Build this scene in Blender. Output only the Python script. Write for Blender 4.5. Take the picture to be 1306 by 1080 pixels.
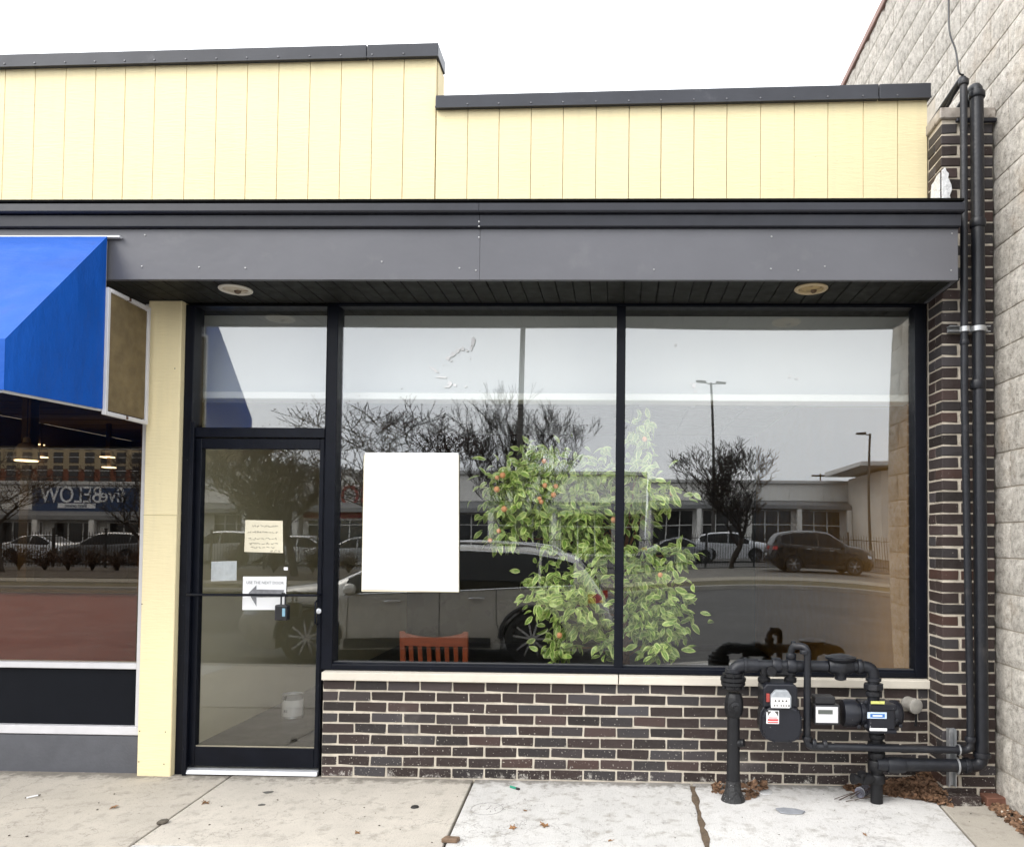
import bpy, bmesh, math, random
from mathutils import Vector, Matrix
rnd = random.Random(7)
sc = bpy.context.scene
C = sc.collection
for o in list(bpy.data.objects):
    bpy.data.objects.remove(o)

# ---------------------------------------------------------------- camera, sky, sun, exposure
CAM = dict(d=4.705, h=1.5, yaw=.02565, pitch=.0273, roll=.0097, ppx=765.35, ppy=658.3, f=970.0)
PW, PH = 1306.0, 1080.0
cam_d = bpy.data.cameras.new('camera')
cam = bpy.data.objects.new('camera', cam_d); C.objects.link(cam)
CAM_R = Matrix.Rotation(CAM['yaw'], 3, 'Z') @ Matrix.Rotation(math.pi / 2 + CAM['pitch'], 3, 'X') @ Matrix.Rotation(CAM['roll'], 3, 'Z')
CAM_P = Vector((0, -CAM['d'], CAM['h']))
cam.matrix_world = Matrix.Translation(CAM_P) @ CAM_R.to_4x4()
cam_d.sensor_fit = 'HORIZONTAL'; cam_d.sensor_width = 36
cam_d.lens = CAM['f'] / PW * 36
cam_d.shift_x = (PW / 2 - CAM['ppx']) / PW
cam_d.shift_y = (CAM['ppy'] - PH / 2) / PW
cam_d.clip_start = .05; cam_d.clip_end = 1500
sc.camera = cam

SUN = Vector((-.80, -.62, .95)).normalized()
world = bpy.data.worlds.new('World'); sc.world = world; world.use_nodes = True
wn = world.node_tree.nodes; wl = world.node_tree.links; wn.clear()
wo = wn.new('ShaderNodeOutputWorld'); wb = wn.new('ShaderNodeBackground'); ws = wn.new('ShaderNodeTexSky'); wh = wn.new('ShaderNodeHueSaturation')
ws.sky_type = 'NISHITA'; ws.sun_disc = False
ws.sun_elevation = math.asin(SUN.z); ws.sun_rotation = math.atan2(SUN.x, SUN.y)
ws.dust_density = 6.0; ws.air_density = 1.2
wh.inputs['Saturation'].default_value = .22
# an even overcast: the clear sky shows only faintly through a bright cloud layer with soft mottling
wc = wn.new('ShaderNodeTexCoord'); wz = wn.new('ShaderNodeTexNoise'); wz.inputs['Scale'].default_value = 2.2; wz.inputs['Detail'].default_value = 5
wr = wn.new('ShaderNodeValToRGB'); wr.color_ramp.elements[0].position = .3; wr.color_ramp.elements[0].color = (.80, .84, .91, 1); wr.color_ramp.elements[1].position = .7; wr.color_ramp.elements[1].color = (.97, .985, 1, 1)
wv = wn.new('ShaderNodeVectorMath'); wv.operation = 'SCALE'; wv.inputs['Scale'].default_value = 10.6
wx_ = wn.new('ShaderNodeMix'); wx_.data_type = 'RGBA'; wx_.inputs[0].default_value = .88
wl.new(wc.outputs['Generated'], wz.inputs['Vector']); wl.new(wz.outputs['Fac'], wr.inputs[0]); wl.new(wr.outputs[0], wv.inputs[0])
wl.new(ws.outputs[0], wh.inputs['Color']); wl.new(wh.outputs[0], wx_.inputs[6]); wl.new(wv.outputs[0], wx_.inputs[7]); wl.new(wx_.outputs[2], wb.inputs[0]); wl.new(wb.outputs[0], wo.inputs[0])
wb.inputs[1].default_value = .15
sun_d = bpy.data.lights.new('sun', 'SUN'); sun_d.energy = 1.0; sun_d.angle = math.radians(30); sun_d.color = (1, .96, .9)
sun = bpy.data.objects.new('sun', sun_d); C.objects.link(sun)
sun.location = (-6, -12, 16); sun.rotation_euler = (-SUN).to_track_quat('-Z', 'Y').to_euler()
sc.view_settings.view_transform = 'Standard'; sc.view_settings.look = 'None'; sc.view_settings.gamma = 1
sc.view_settings.exposure = .9
sc.cycles.use_denoising = True
sc.cycles.max_bounces = 10; sc.cycles.transparent_max_bounces = 24; sc.cycles.glossy_bounces = 5; sc.cycles.diffuse_bounces = 5
sc.cycles.caustics_reflective = False

# ---------------------------------------------------------------- helpers
def ray(px, py):
    return CAM_R @ Vector(((px - CAM['ppx']) / CAM['f'], -(py - CAM['ppy']) / CAM['f'], -1))
def pix(px, py, y=0.0):                       # photo pixel -> point on the vertical plane y
    d = ray(px, py); return CAM_P + d * ((y - CAM_P.y) / d.y)
SLOPE = .02
def gpix(px, py, dz=0):                       # photo pixel -> point on the sidewalk (falls 2 % to the street)
    d = ray(px, py); t = (SLOPE * CAM_P.y - CAM_P.z + dz) / (d.z - SLOPE * d.y); return CAM_P + d * t
YG = .055                                     # plane of the glass
def mpix(px, py, y):                          # reflection at a pixel -> real point on plane y (street side)
    p = pix(px, py, 2 * YG - y); p.y = y; return p

class MB:
    def __init__(s): s.v = []; s.f = []; s.uv = None
    def add(s, vs, fs):
        o = len(s.v); s.v += [tuple(v) for v in vs]; s.f += [tuple(i + o for i in f) for f in fs]; return s
    def box(s, x0, y0, z0, x1, y1, z1):
        return s.add([(x0,y0,z0),(x1,y0,z0),(x1,y1,z0),(x0,y1,z0),(x0,y0,z1),(x1,y0,z1),(x1,y1,z1),(x0,y1,z1)],
                     [(0,3,2,1),(4,5,6,7),(0,1,5,4),(1,2,6,5),(2,3,7,6),(3,0,4,7)])
    def bar(s, a, b, w, h):                    # square bar between points
        a = Vector(a); b = Vector(b); d = (b - a).normalized()
        u = d.cross(Vector((0,0,1)));  u = Vector((1,0,0)) if u.length < 1e-4 else u.normalized()
        v = u.cross(d)
        vs = [p + u*sx*w/2 + v*sy*h/2 for p in (a, b) for sx, sy in ((-1,-1),(1,-1),(1,1),(-1,1))]
        return s.add(vs, [(3,2,1,0),(4,5,6,7),(0,1,5,4),(1,2,6,5),(2,3,7,6),(3,0,4,7)])
    def prism(s, poly, vec):
        n = len(poly); vec = Vector(vec); p = [Vector(q) for q in poly]
        return s.add(p + [q + vec for q in p], [tuple(range(n))[::-1], tuple(range(n, 2*n))] + [(i, (i+1) % n, n + (i+1) % n, n + i) for i in range(n)])
    def tube(s, pts, r, n=10, cap=True):
        pts = [Vector(p) for p in pts]; m = len(pts)
        rs = [r] * m if isinstance(r, (int, float)) else r
        u = None; vs = []
        for i, p in enumerate(pts):
            d = (pts[min(i+1, m-1)] - pts[max(i-1, 0)])
            d = d.normalized() if d.length > 1e-9 else Vector((0,0,1))
            if u is None:
                u = d.cross(Vector((0,0,1)))
                if u.length < 1e-3: u = d.cross(Vector((0,1,0)))
            u = (u - d * u.dot(d)).normalized(); w = d.cross(u)
            for k in range(n):
                a = 2*math.pi*k/n; vs.append(p + (u*math.cos(a) + w*math.sin(a)) * rs[i])
        fs = [(i*n+k, i*n+(k+1) % n, (i+1)*n+(k+1) % n, (i+1)*n+k) for i in range(m-1) for k in range(n)]
        if cap: fs += [tuple(range(n))[::-1], tuple((m-1)*n + k for k in range(n))]
        return s.add(vs, fs)
    def lathe(s, o, axis, prof, n=20):         # prof: (radius, distance along axis)
        o = Vector(o); d = Vector(axis).normalized()
        return s.tube_prof(o, d, prof, n)
    def tube_prof(s, o, d, prof, n):
        u = d.cross(Vector((0,0,1)))
        if u.length < 1e-3: u = Vector((1,0,0))
        u.normalize(); w = d.cross(u); m = len(prof)
        vs = [o + d*h + (u*math.cos(2*math.pi*k/n) + w*math.sin(2*math.pi*k/n))*max(r, 1e-4) for r, h in prof for k in range(n)]
        fs = [(i*n+k, i*n+(k+1) % n, (i+1)*n+(k+1) % n, (i+1)*n+k) for i in range(m-1) for k in range(n)]
        return s.add(vs, fs + [tuple(range(n))[::-1], tuple((m-1)*n + k for k in range(n))])
    def grid(s, fn, nu, nv):
        vs = [fn(i/nu, j/nv) for i in range(nu+1) for j in range(nv+1)]
        return s.add(vs, [(i*(nv+1)+j, (i+1)*(nv+1)+j, (i+1)*(nv+1)+j+1, i*(nv+1)+j+1) for i in range(nu) for j in range(nv)])
    def mesh(s, name, bevel=0, segs=1, smooth=0):
        me = bpy.data.meshes.new(name); me.from_pydata(s.v, [], s.f)
        bm = bmesh.new(); bm.from_mesh(me)
        bmesh.ops.recalc_face_normals(bm, faces=bm.faces)
        if bevel:
            es = [e for e in bm.edges if len(e.link_faces) == 2 and e.calc_face_angle(0) > .6]
            bmesh.ops.bevel(bm, geom=es, offset=bevel, segments=segs, profile=.5, affect='EDGES', clamp_overlap=True)
        bm.to_mesh(me); bm.free()
        if smooth:
            me.polygons.foreach_set('use_smooth', [True]*len(me.polygons))
            me.set_sharp_from_angle(angle=math.radians(smooth))
        if s.uv:
            ul = me.uv_layers.new(name='UVMap')
            for lo in me.loops: ul.data[lo.index].uv = s.uv[lo.vertex_index]
        return me

def wm(o):
    return (wm(o.parent) @ o.matrix_parent_inverse if o.parent else Matrix()) @ o.matrix_basis
def put(name, me, mat, parent=None, local=False, loc=None):
    o = bpy.data.objects.new(name, me); C.objects.link(o)
    if mat is not None and not me.materials: me.materials.append(mat)
    if parent is not None:
        o.parent = parent
        if not local: o.matrix_parent_inverse = wm(parent).inverted()
    if loc is not None: o.location = loc
    return o
def part(name, mb, mat, parent, bevel=0, smooth=0, local=False, segs=1, loc=None):
    return put(name, mb.mesh(name, bevel, segs, smooth), mat, parent, local, loc)
def tag(o, label, cat, group=None):
    o['label'] = label; o['category'] = cat
    if group: o['group'] = group
    return o
def thing(name, label, cat, loc=(0,0,0), rz=0, group=None):
    o = bpy.data.objects.new(name, None); C.objects.link(o); o.empty_display_size = .1
    o.location = loc; o.rotation_euler = (0, 0, rz)
    return tag(o, label, cat, group)
def single(name, mb, mat, label, cat, group=None, bevel=0, smooth=0, segs=1):
    return tag(part(name, mb, mat, None, bevel, smooth, segs=segs), label, cat, group)
def struct(name, mb, mat, bevel=0, smooth=0):
    o = part(name, mb, mat, None, bevel, smooth); o['kind'] = 'structure'; return o
def copy_tree(o, parent=None):
    c = o.copy(); C.objects.link(c); c.parent = parent
    if parent is not None: c.matrix_parent_inverse = o.matrix_parent_inverse.copy()
    for ch in list(o.children): copy_tree(ch, c)
    return c

# ---------------------------------------------------------------- materials
MATS = {}
def new_mat(name):
    m = bpy.data.materials.new(name); m.use_nodes = True
    nt = m.node_tree; b = nt.nodes['Principled BSDF']; return m, nt, b
def nd(nt, t, **kw):
    n = nt.nodes.new(t)
    for k, v in kw.items(): setattr(n, k, v)
    return n
def noise(nt, vec, scale, detail=4, rough=.55, stretch=None):
    if stretch:
        mp = nd(nt, 'ShaderNodeMapping'); mp.inputs['Scale'].default_value = stretch
        nt.links.new(vec, mp.inputs[0]); vec = mp.outputs[0]
    n = nd(nt, 'ShaderNodeTexNoise'); n.inputs['Scale'].default_value = scale; n.inputs['Detail'].default_value = detail; n.inputs['Roughness'].default_value = rough
    nt.links.new(vec, n.inputs['Vector']); return n.outputs['Fac']
def ramp(nt, fac, stops):
    r = nd(nt, 'ShaderNodeValToRGB'); e = r.color_ramp.elements
    while len(e) > 1: e.remove(e[-1])
    for i, (p, c) in enumerate(stops):
        if i == 0: e[0].position = p; el = e[0]
        else: el = e.new(p)
        el.color = (c, c, c, 1) if isinstance(c, (int, float)) else (*c, 1)
    nt.links.new(fac, r.inputs[0]); return r.outputs[0]
def mix(nt, fac, a, b, mode='MIX'):
    m = nd(nt, 'ShaderNodeMix', data_type='RGBA', blend_type=mode, clamp_factor=True)
    for sock, v in ((m.inputs[0], fac), (m.inputs[6], a), (m.inputs[7], b)):
        if isinstance(v, (int, float)): sock.default_value = v
        elif isinstance(v, tuple): sock.default_value = (*v[:3], 1)
        else: nt.links.new(v, sock)
    return m.outputs[2]
def pos(nt):
    return nd(nt, 'ShaderNodeNewGeometry').outputs['Position']
def set_bump(nt, b, h, strength, dist=.01):
    bp = nd(nt, 'ShaderNodeBump'); bp.inputs['Strength'].default_value = strength; bp.inputs['Distance'].default_value = dist
    nt.links.new(h, bp.inputs['Height']); nt.links.new(bp.outputs[0], b.inputs['Normal'])
def mat(name, col, rough=.6, var=.15, vs=5, bump=0, bs=60, metal=0, rand=0, stain=None, stretch=None, spec=.5, coat=0, bdist=.01, spots=None):
    """one procedural material: colour broken up by two noises, optional stains (colour, scale, threshold, amount), specks and relief"""
    if name in MATS: return MATS[name]
    m, nt, b = new_mat(name); p = pos(nt)
    c = mix(nt, ramp(nt, noise(nt, p, vs, 5, .6, stretch), [(.3, tuple(x*(1-var) for x in col)), (.7, tuple(min(1, x*(1+var)) for x in col))]), (0,0,0), (0,0,0))
    base = ramp(nt, noise(nt, p, vs, 5, .6, stretch), [(.28, tuple(x*(1-var) for x in col)), (.72, tuple(min(1, x*(1+var)) for x in col))])
    if rand:
        oi = nd(nt, 'ShaderNodeObjectInfo')
        base = mix(nt, 1.0, base, ramp(nt, oi.outputs['Random'], [(0, 1-rand), (1, 1.0)]), 'MULTIPLY')
    if stain:
        for sc_, ss, th, am in (stain if isinstance(stain, list) else [stain]):
            f = ramp(nt, noise(nt, p, ss, 6, .65), [(th, 0), (min(1, th+.14), am)])
            base = mix(nt, f, base, sc_)
    if spots:
        scol, ss, th = spots
        f = ramp(nt, noise(nt, p, ss, 2, .5), [(th, 0), (min(1, th+.03), 1)])
        base = mix(nt, f, base, scol)
    nt.links.new(base, b.inputs['Base Color'])
    rr = ramp(nt, noise(nt, p, vs*2.3, 3), [(.3, max(.02, rough*.85)), (.7, min(1, rough*1.12))])
    nt.links.new(rr, b.inputs['Roughness'])
    b.inputs['Metallic'].default_value = metal; b.inputs['Specular IOR Level'].default_value = spec; b.inputs['Coat Weight'].default_value = coat; b.inputs['Coat Roughness'].default_value = .04
    if bump: set_bump(nt, b, noise(nt, p, bs, 5, .6, stretch), bump, bdist)
    MATS[name] = m; return m
def glow(name, col, strength):
    m, nt, b = new_mat(name); b.inputs['Base Color'].default_value = (*col, 1)
    b.inputs['Emission Color'].default_value = (*col, 1); b.inputs['Emission Strength'].default_value = strength
    return m
def glass_mat(name, r0, tint, gloss=(1, 1, 1)):
    m = bpy.data.materials.new(name); m.use_nodes = True; nt = m.node_tree; nt.nodes.clear()
    out = nd(nt, 'ShaderNodeOutputMaterial'); mx = nd(nt, 'ShaderNodeMixShader'); tr = nd(nt, 'ShaderNodeBsdfTransparent'); gl = nd(nt, 'ShaderNodeBsdfGlossy')
    tr.inputs[0].default_value = (*tint, 1); gl.inputs['Roughness'].default_value = 0; gl.inputs['Color'].default_value = (*gloss, 1)
    lw = nd(nt, 'ShaderNodeLayerWeight'); lw.inputs['Blend'].default_value = .5
    pw = nd(nt, 'ShaderNodeMath', operation='POWER'); pw.inputs[1].default_value = 5; nt.links.new(lw.outputs['Facing'], pw.inputs[0])
    ma = nd(nt, 'ShaderNodeMath', operation='MULTIPLY_ADD'); ma.inputs[1].default_value = 1-r0; ma.inputs[2].default_value = r0; nt.links.new(pw.outputs[0], ma.inputs[0])
    nt.links.new(ma.outputs[0], mx.inputs[0]); nt.links.new(tr.outputs[0], mx.inputs[1]); nt.links.new(gl.outputs[0], mx.inputs[2]); nt.links.new(mx.outputs[0], out.inputs[0])
    return m
GLASS = glass_mat('window_glass', .118, (.97, .98, .965))
GLASS_DOOR = glass_mat('door_glass', .075, (.98, .98, .96))
GLASS_D = glass_mat('tinted_glass', .10, (.80, .72, .60))

def siding_mat(name, col):
    m, nt, b = new_mat(name); p = pos(nt)
    g = noise(nt, p, 9, 6, .65, (1.2, 1, 9)); g2 = noise(nt, p, 2.2, 4)
    c = ramp(nt, g2, [(.3, tuple(x*.95 for x in col)), (.7, col)])
    c = mix(nt, ramp(nt, g, [(.55, 0), (.8, .22)]), c, tuple(x*.72 for x in col))
    c = mix(nt, ramp(nt, noise(nt, p, 38, 2), [(.73, 0), (.76, .5)]), c, tuple(x*.6 for x in col))
    st = noise(nt, p, 3.0, 5, .6, (5, 1, .35)); c = mix(nt, ramp(nt, st, [(.5, 0), (.75, .16)]), c, (.50,.45,.30))
    nt.links.new(c, b.inputs['Base Color']); b.inputs['Roughness'].default_value = .75
    set_bump(nt, b, g, .5, .006); return m
YELLOW = siding_mat('cream_siding_paint', (.835, .72, .44))
def brick_mat(name):
    m, nt, b = new_mat(name); p = pos(nt); oi = nd(nt, 'ShaderNodeObjectInfo')
    c = ramp(nt, oi.outputs['Random'], [(0, (.026,.017,.015)), (.22, (.040,.026,.023)), (.4, (.018,.014,.013)), (.55, (.046,.042,.044)), (.7, (.034,.020,.017)), (.86, (.056,.052,.056)), (1, (.062,.030,.022))])
    c = mix(nt, ramp(nt, noise(nt, p, 30, 5, .7), [(.35, .0), (.8, .45)]), c, (.055,.047,.043))
    sep = nd(nt, 'ShaderNodeSeparateXYZ'); nt.links.new(p, sep.inputs[0])
    lo = ramp(nt, sep.outputs['Z'], [(0.0, .085), (.55, 0.0)])
    th = nd(nt, 'ShaderNodeMath', operation='ADD'); nt.links.new(noise(nt, p, 95, 2, .5), th.inputs[0]); nt.links.new(lo, th.inputs[1])
    c = mix(nt, ramp(nt, th.outputs[0], [(.735, 0), (.755, .8)]), c, (.55,.51,.45))
    lo2 = ramp(nt, sep.outputs['Z'], [(.0, .20), (.085, 0.0)]); t2 = nd(nt, 'ShaderNodeMath', operation='ADD'); nt.links.new(noise(nt, p, 16, 6, .75), t2.inputs[0]); nt.links.new(lo2, t2.inputs[1])
    c = mix(nt, ramp(nt, t2.outputs[0], [(.68, 0), (.78, .75)]), c, (.52,.49,.44))
    c = mix(nt, ramp(nt, noise(nt, p, 2.1, 4, .7), [(.62, 0), (.78, .22)]), c, (.33,.30,.27))
    nt.links.new(c, b.inputs['Base Color']); b.inputs['Roughness'].default_value = .6; b.inputs['Specular IOR Level'].default_value = .3
    set_bump(nt, b, noise(nt, p, 120, 4), .45, .004); return m
BRICK = brick_mat('dark_brown_brick')
MORTAR = mat('pale_mortar', (.56,.50,.41), .9, .2, 14, .5, 150, stain=[((.30,.26,.21), 7, .55, .7), ((.16,.14,.12), 24, .62, .6)])
COPING = mat('charcoal_metal', (.036,.038,.047), .42, var=.18, vs=3, bump=.05, bs=8, spec=.35, stain=((.12,.12,.13), 5, .62, .5))
FASCIA = mat('grey_metal_fascia', (.096,.096,.108), .42, .08, 1.5, .35, 1.3, bdist=.03, stain=[((.15,.15,.155), 2.2, .58, .5), ((.075,.075,.08), 6, .64, .4)])
TRIM = mat('dark_metal_trim', (.016,.017,.024), .4, .2, 4, .06, 12, spec=.35)
SOFFIT = mat('dark_soffit_board', (.011,.011,.009), .6, .15, 6, spec=.2)
FRAME = mat('black_anodised_frame', (.0035,.0045,.0085), .4, .25, 8, spec=.18, spots=((.25,.25,.26), 120, .78))
STEEL = mat('bare_aluminium', (.62,.63,.65), .42, .08, 12, metal=.35)
WHITEF = mat('white_frame_paint', (.62,.61,.62), .45, .06, 9)
LIME = mat('limestone_sill', (.61,.56,.475), .85, .07, 7, .15, 120, stain=((.45,.40,.33), 8, .6, .4))
PIPE = mat('charcoal_pipe_paint', (.0095,.0105,.0145), .42, .3, 18, .2, 70, spec=.4, stain=[((.045,.042,.042), 7, .56, .55), ((.06,.032,.02), 22, .66, .7)], spots=((.45,.45,.45), 130, .80))
PIPE2 = mat('black_iron', (.007,.007,.0085), .5, .25, 20, .25, 90, spec=.35, spots=((.5,.5,.5), 110, .775))
PANEL = mat('dark_spandrel_panel', (.006,.007,.010), .5, .1, 6, spec=.1)
BASEGREY = mat('grey_base_paint', (.085,.087,.098), .6, .12, 8, .2, 60, stain=((.5,.5,.5), 26, .70, .8))
GREYMET = mat('galvanised_strut', (.42,.43,.44), .4, .15, 30, metal=.7)

# ---------------------------------------------------------------- ground and street
GROUND = mat('dry_ground', (.13,.115,.085), .95, .25, .4, .2, 6)
ASPH = mat('asphalt', (.075,.071,.068), .88, .18, .8, .35, 120, stain=[((.045,.043,.042), .35, .55, .7), ((.12,.115,.11), 60, .66, .4)])
CURB = mat('kerb_concrete', (.34,.32,.29), .9, .12, 2)
GRASS = mat('dormant_grass', (.115,.095,.048), .95, .3, 2.5, .6, 40)
struct('ground', MB().add([(-400,-400,-.62),(400,-400,-.62),(400,400,-.62),(-400,400,-.62)], [(0,1,2,3)]), GROUND)
ROADZ = -.235
struct('road', MB().box(-120,-17.2,-.4,120,-4.46,ROADZ), ASPH)
SOIL = mat('grey_joint_soil', (.10,.085,.066), .95, .3, 30, .5, 120)
sw = struct('sidewalk', MB().prism([(-9,.06,-.022),(9,.06,-.022),(9,-4.3,-.110),(-9,-4.3,-.110)], (0,0,-.22)), SOIL)
def concrete(name, col, dirt):
    m, nt, b = new_mat(name); p = pos(nt)
    c = ramp(nt, noise(nt, p, 3.5, 6, .65), [(.3, tuple(x*.84 for x in col)), (.68, col)])
    c = mix(nt, ramp(nt, noise(nt, p, 11, 5, .7), [(.53, 0), (.72, dirt)]), c, (.26,.235,.20))
    c = mix(nt, ramp(nt, noise(nt, p, 4.3, 5, .75), [(.62, 0), (.75, dirt*.9)]), c, (.17,.16,.145))
    c = mix(nt, ramp(nt, noise(nt, p, 45, 4, .7), [(.62, 0), (.69, .6)]), c, (.17,.155,.135))
    c = mix(nt, ramp(nt, noise(nt, p, 190, 2, .5), [(.58, 0), (.66, .45)]), c, (.2,.18,.16))
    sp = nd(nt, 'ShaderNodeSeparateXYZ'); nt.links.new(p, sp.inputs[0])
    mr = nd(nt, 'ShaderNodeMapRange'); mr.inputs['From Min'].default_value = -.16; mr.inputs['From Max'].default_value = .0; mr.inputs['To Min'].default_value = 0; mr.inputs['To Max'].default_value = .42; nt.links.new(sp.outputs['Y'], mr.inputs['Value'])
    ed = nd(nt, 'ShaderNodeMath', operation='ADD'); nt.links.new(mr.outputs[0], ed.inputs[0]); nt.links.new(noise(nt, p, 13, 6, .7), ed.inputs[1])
    c = mix(nt, ramp(nt, ed.outputs[0], [(.66, 0), (.86, .75)]), c, (.13,.115,.095))  # grime and contact shade painted into the slab colour along the wall foot
    wv_ = nd(nt, 'ShaderNodeTexVoronoi', feature='DISTANCE_TO_EDGE'); wv_.inputs['Scale'].default_value = .9
    wpn = nd(nt, 'ShaderNodeVectorMath', operation='ADD'); nzz = nd(nt, 'ShaderNodeTexNoise'); nzz.inputs['Scale'].default_value = 4.0; nzz.inputs['Detail'].default_value = 6; nt.links.new(p, nzz.inputs['Vector']); nt.links.new(p, wpn.inputs[0]); nt.links.new(nzz.outputs['Color'], wpn.inputs[1]); nt.links.new(wpn.outputs[0], wv_.inputs['Vector'])
    c = mix(nt, ramp(nt, wv_.outputs['Distance'], [(0, .55), (.0045, 0)]), c, (.12,.105,.09))
    nt.links.new(c, b.inputs['Base Color']); b.inputs['Roughness'].default_value = .92
    mxm = nd(nt, 'ShaderNodeMath', operation='ADD'); nt.links.new(noise(nt, p, 240, 4), mxm.inputs[0]); nt.links.new(noise(nt, p, 26, 4, .6, (6, .35, 1)), mxm.inputs[1])
    set_bump(nt, b, mxm.outputs[0], .5, .004); return m
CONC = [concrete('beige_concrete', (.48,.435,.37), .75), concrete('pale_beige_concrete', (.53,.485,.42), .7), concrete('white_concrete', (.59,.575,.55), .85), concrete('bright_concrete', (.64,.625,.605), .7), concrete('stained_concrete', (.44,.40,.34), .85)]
def gx(px, py): return gpix(px, py).x
JX = [-8.6, -6.2, -4.3, gx(300,985), gx(600,1001), gx(883,1003), gx(1196,1019), 3.6, 5.4, 8.6]
JXF = [-8.6, -6.2, -4.6, gx(165,1078), gx(572,1068), gx(902,1080), gx(1242,1079), 3.6, 5.4, 8.6]   # joints run slightly askew
YF = -1.0
def slab(x0, x1, x2, x3, y0, y1, m, gap=.007, dz=0):
    pts = [(x0+gap, y0), (x1-gap, y0), (x2-gap, y1), (x3+gap, y1)]
    mb = MB().prism([(x, y, SLOPE*y + dz) for x, y in pts], (0,0,-.10))
    return part('slab', mb, m, sw, bevel=.006, segs=2)
for i in range(len(JX)-1):
    a0, a1 = JX[i], JX[i+1]; b0, b1 = JXF[i], JXF[i+1]
    k = {2: 0, 3: 1, 4: 2, 5: 3, 6: 4}.get(i, i % 3)
    dz = [0,.002,-.003,0,.001,.002,0,-.006,.0,.002][i]
    yw = .03
    if i == 2:   # the slab in front of the neighbouring shop runs through
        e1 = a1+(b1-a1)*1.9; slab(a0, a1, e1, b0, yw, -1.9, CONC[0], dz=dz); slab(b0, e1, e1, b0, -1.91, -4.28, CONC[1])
        continue
    yf = YF if i < 4 else -1.75
    t = (yf) / -1.0
    c0, c1 = a0 + (b0-a0)*t, a1 + (b1-a1)*t
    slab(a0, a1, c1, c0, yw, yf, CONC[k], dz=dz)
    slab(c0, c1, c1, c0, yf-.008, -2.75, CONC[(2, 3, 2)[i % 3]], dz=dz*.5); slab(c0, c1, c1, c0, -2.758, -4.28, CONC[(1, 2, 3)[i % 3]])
struct('kerb', MB().box(-60,-4.46,-.4,60,-4.305,-.088), CURB, bevel=.02)
struct('far_kerb', MB().box(-120,-17.36,-.4,120,-17.205,-.10), CURB, bevel=.02)
struct('grass_verge', MB().box(-120,-19.2,-.4,120,-17.365,-.11), GRASS)
struct('far_sidewalk', MB().box(-120,-21.0,-.4,120,-19.205,-.09), mat('tan_pavement', (.30,.265,.21), .9, .12, 1))
struct('planting_bed', MB().box(-120,-28.4,-.4,-1.0,-21.005,-.07), mat('bark_mulch', (.075,.055,.036), .95, .3, 3, .6, 30))
struct('driveway', MB().box(-.995,-28.4,-.4,120,-21.005,-.13), mat('worn_asphalt', (.17,.155,.135), .9, .14, .8, .2, 60))
struct('parking_lot', MB().box(-120,-57,-.4,120,-28.405,-.10), ASPH)

# cracks filled with dirt on the sidewalk and the tar seam
def seam(name, pts, w, m, label, cat, dz=.002):
    mb = MB(); L = []
    for i, (x, y) in enumerate(pts):
        ww = w * (.5 + rnd.random()*.9)
        L.append((x - ww/2, y)); L.append((x + ww/2, y))
    vs = [(x, y, SLOPE*y + dz + .001) for x, y in L]
    mb.add(vs, [(2*i, 2*i+1, 2*i+3, 2*i+2) for i in range(len(pts)-1)])
    return single(name, mb, m, label, cat)

# ---------------------------------------------------------------- the shop building
shop = thing('shop_building', 'single storey shop with cream siding parapet, grey canopy, dark brick knee wall', 'building', (0, 0, 0))
XL, XR = -1.836, 1.890          # brick knee wall ends
def jit(me, a):
    for v in me.vertices: v.co += Vector([rnd.uniform(-a, a) for _ in range(3)])
    return me
def brick_meshes(w, d, h, n=5, name='brick'):
    out = []
    for _ in range(n):
        me = jit(MB().box(-w/2, -d/2, -h/2, w/2, d/2, h/2).mesh(name), .0028)
        bm = bmesh.new(); bm.from_mesh(me); bmesh.ops.bevel(bm, geom=list(bm.edges), offset=.003, segments=1, affect='EDGES'); bm.to_mesh(me); bm.free()
        me.materials.append(BRICK); out.append(me)
    return out
CO = .0662; BW, BH, BD = .1915, .0545, .092
ST = brick_meshes(BW, BD, BH, 8); HF = brick_meshes(.0935, BD, BH, 4); HD = brick_meshes(.092, BW, BH, 4)
knee = part('knee_wall', MB().box(XL+.004, .0045, -.06, XR+.002, .2, .598), MORTAR, shop)
CACHE = {}
for c in range(9):
    z = .0045 + CO*c + CO/2
    x = XL + (0 if c % 2 == 0 else -.1016)
    while x < XR:
        x0, x1 = max(x, XL), min(x+.2032, XR); w = x1 - x0 - .0117
        if w > .02:
            if w > .19: me = rnd.choice(ST)
            else:
                key = round(w, 3)
                if key not in CACHE: CACHE[key] = brick_meshes(w, BD, BH, 1)
                me = CACHE[key][0]
            o = put('brick', me, None, knee, loc=((x0+x1)/2, BD/2 + rnd.uniform(-.0012, .0012), z)); o.rotation_euler = (rnd.uniform(-.004,.004), rnd.uniform(-.004,.004), rnd.uniform(-.004,.004))
        x += .2032
ZS0, ZS1 = .601, .657
for a, b in ((XL+.004, pix(789,860,0).x-.003), (pix(789,860,0).x+.003, XR-.002)):
    part('sill_stone', MB().prism([(a,-.03,ZS0),(a,.14,ZS0),(a,.14,ZS1+.004),(a,-.03,ZS1-.006)], (b-a,0,0)), LIME, knee, bevel=.004, segs=2)

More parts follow.
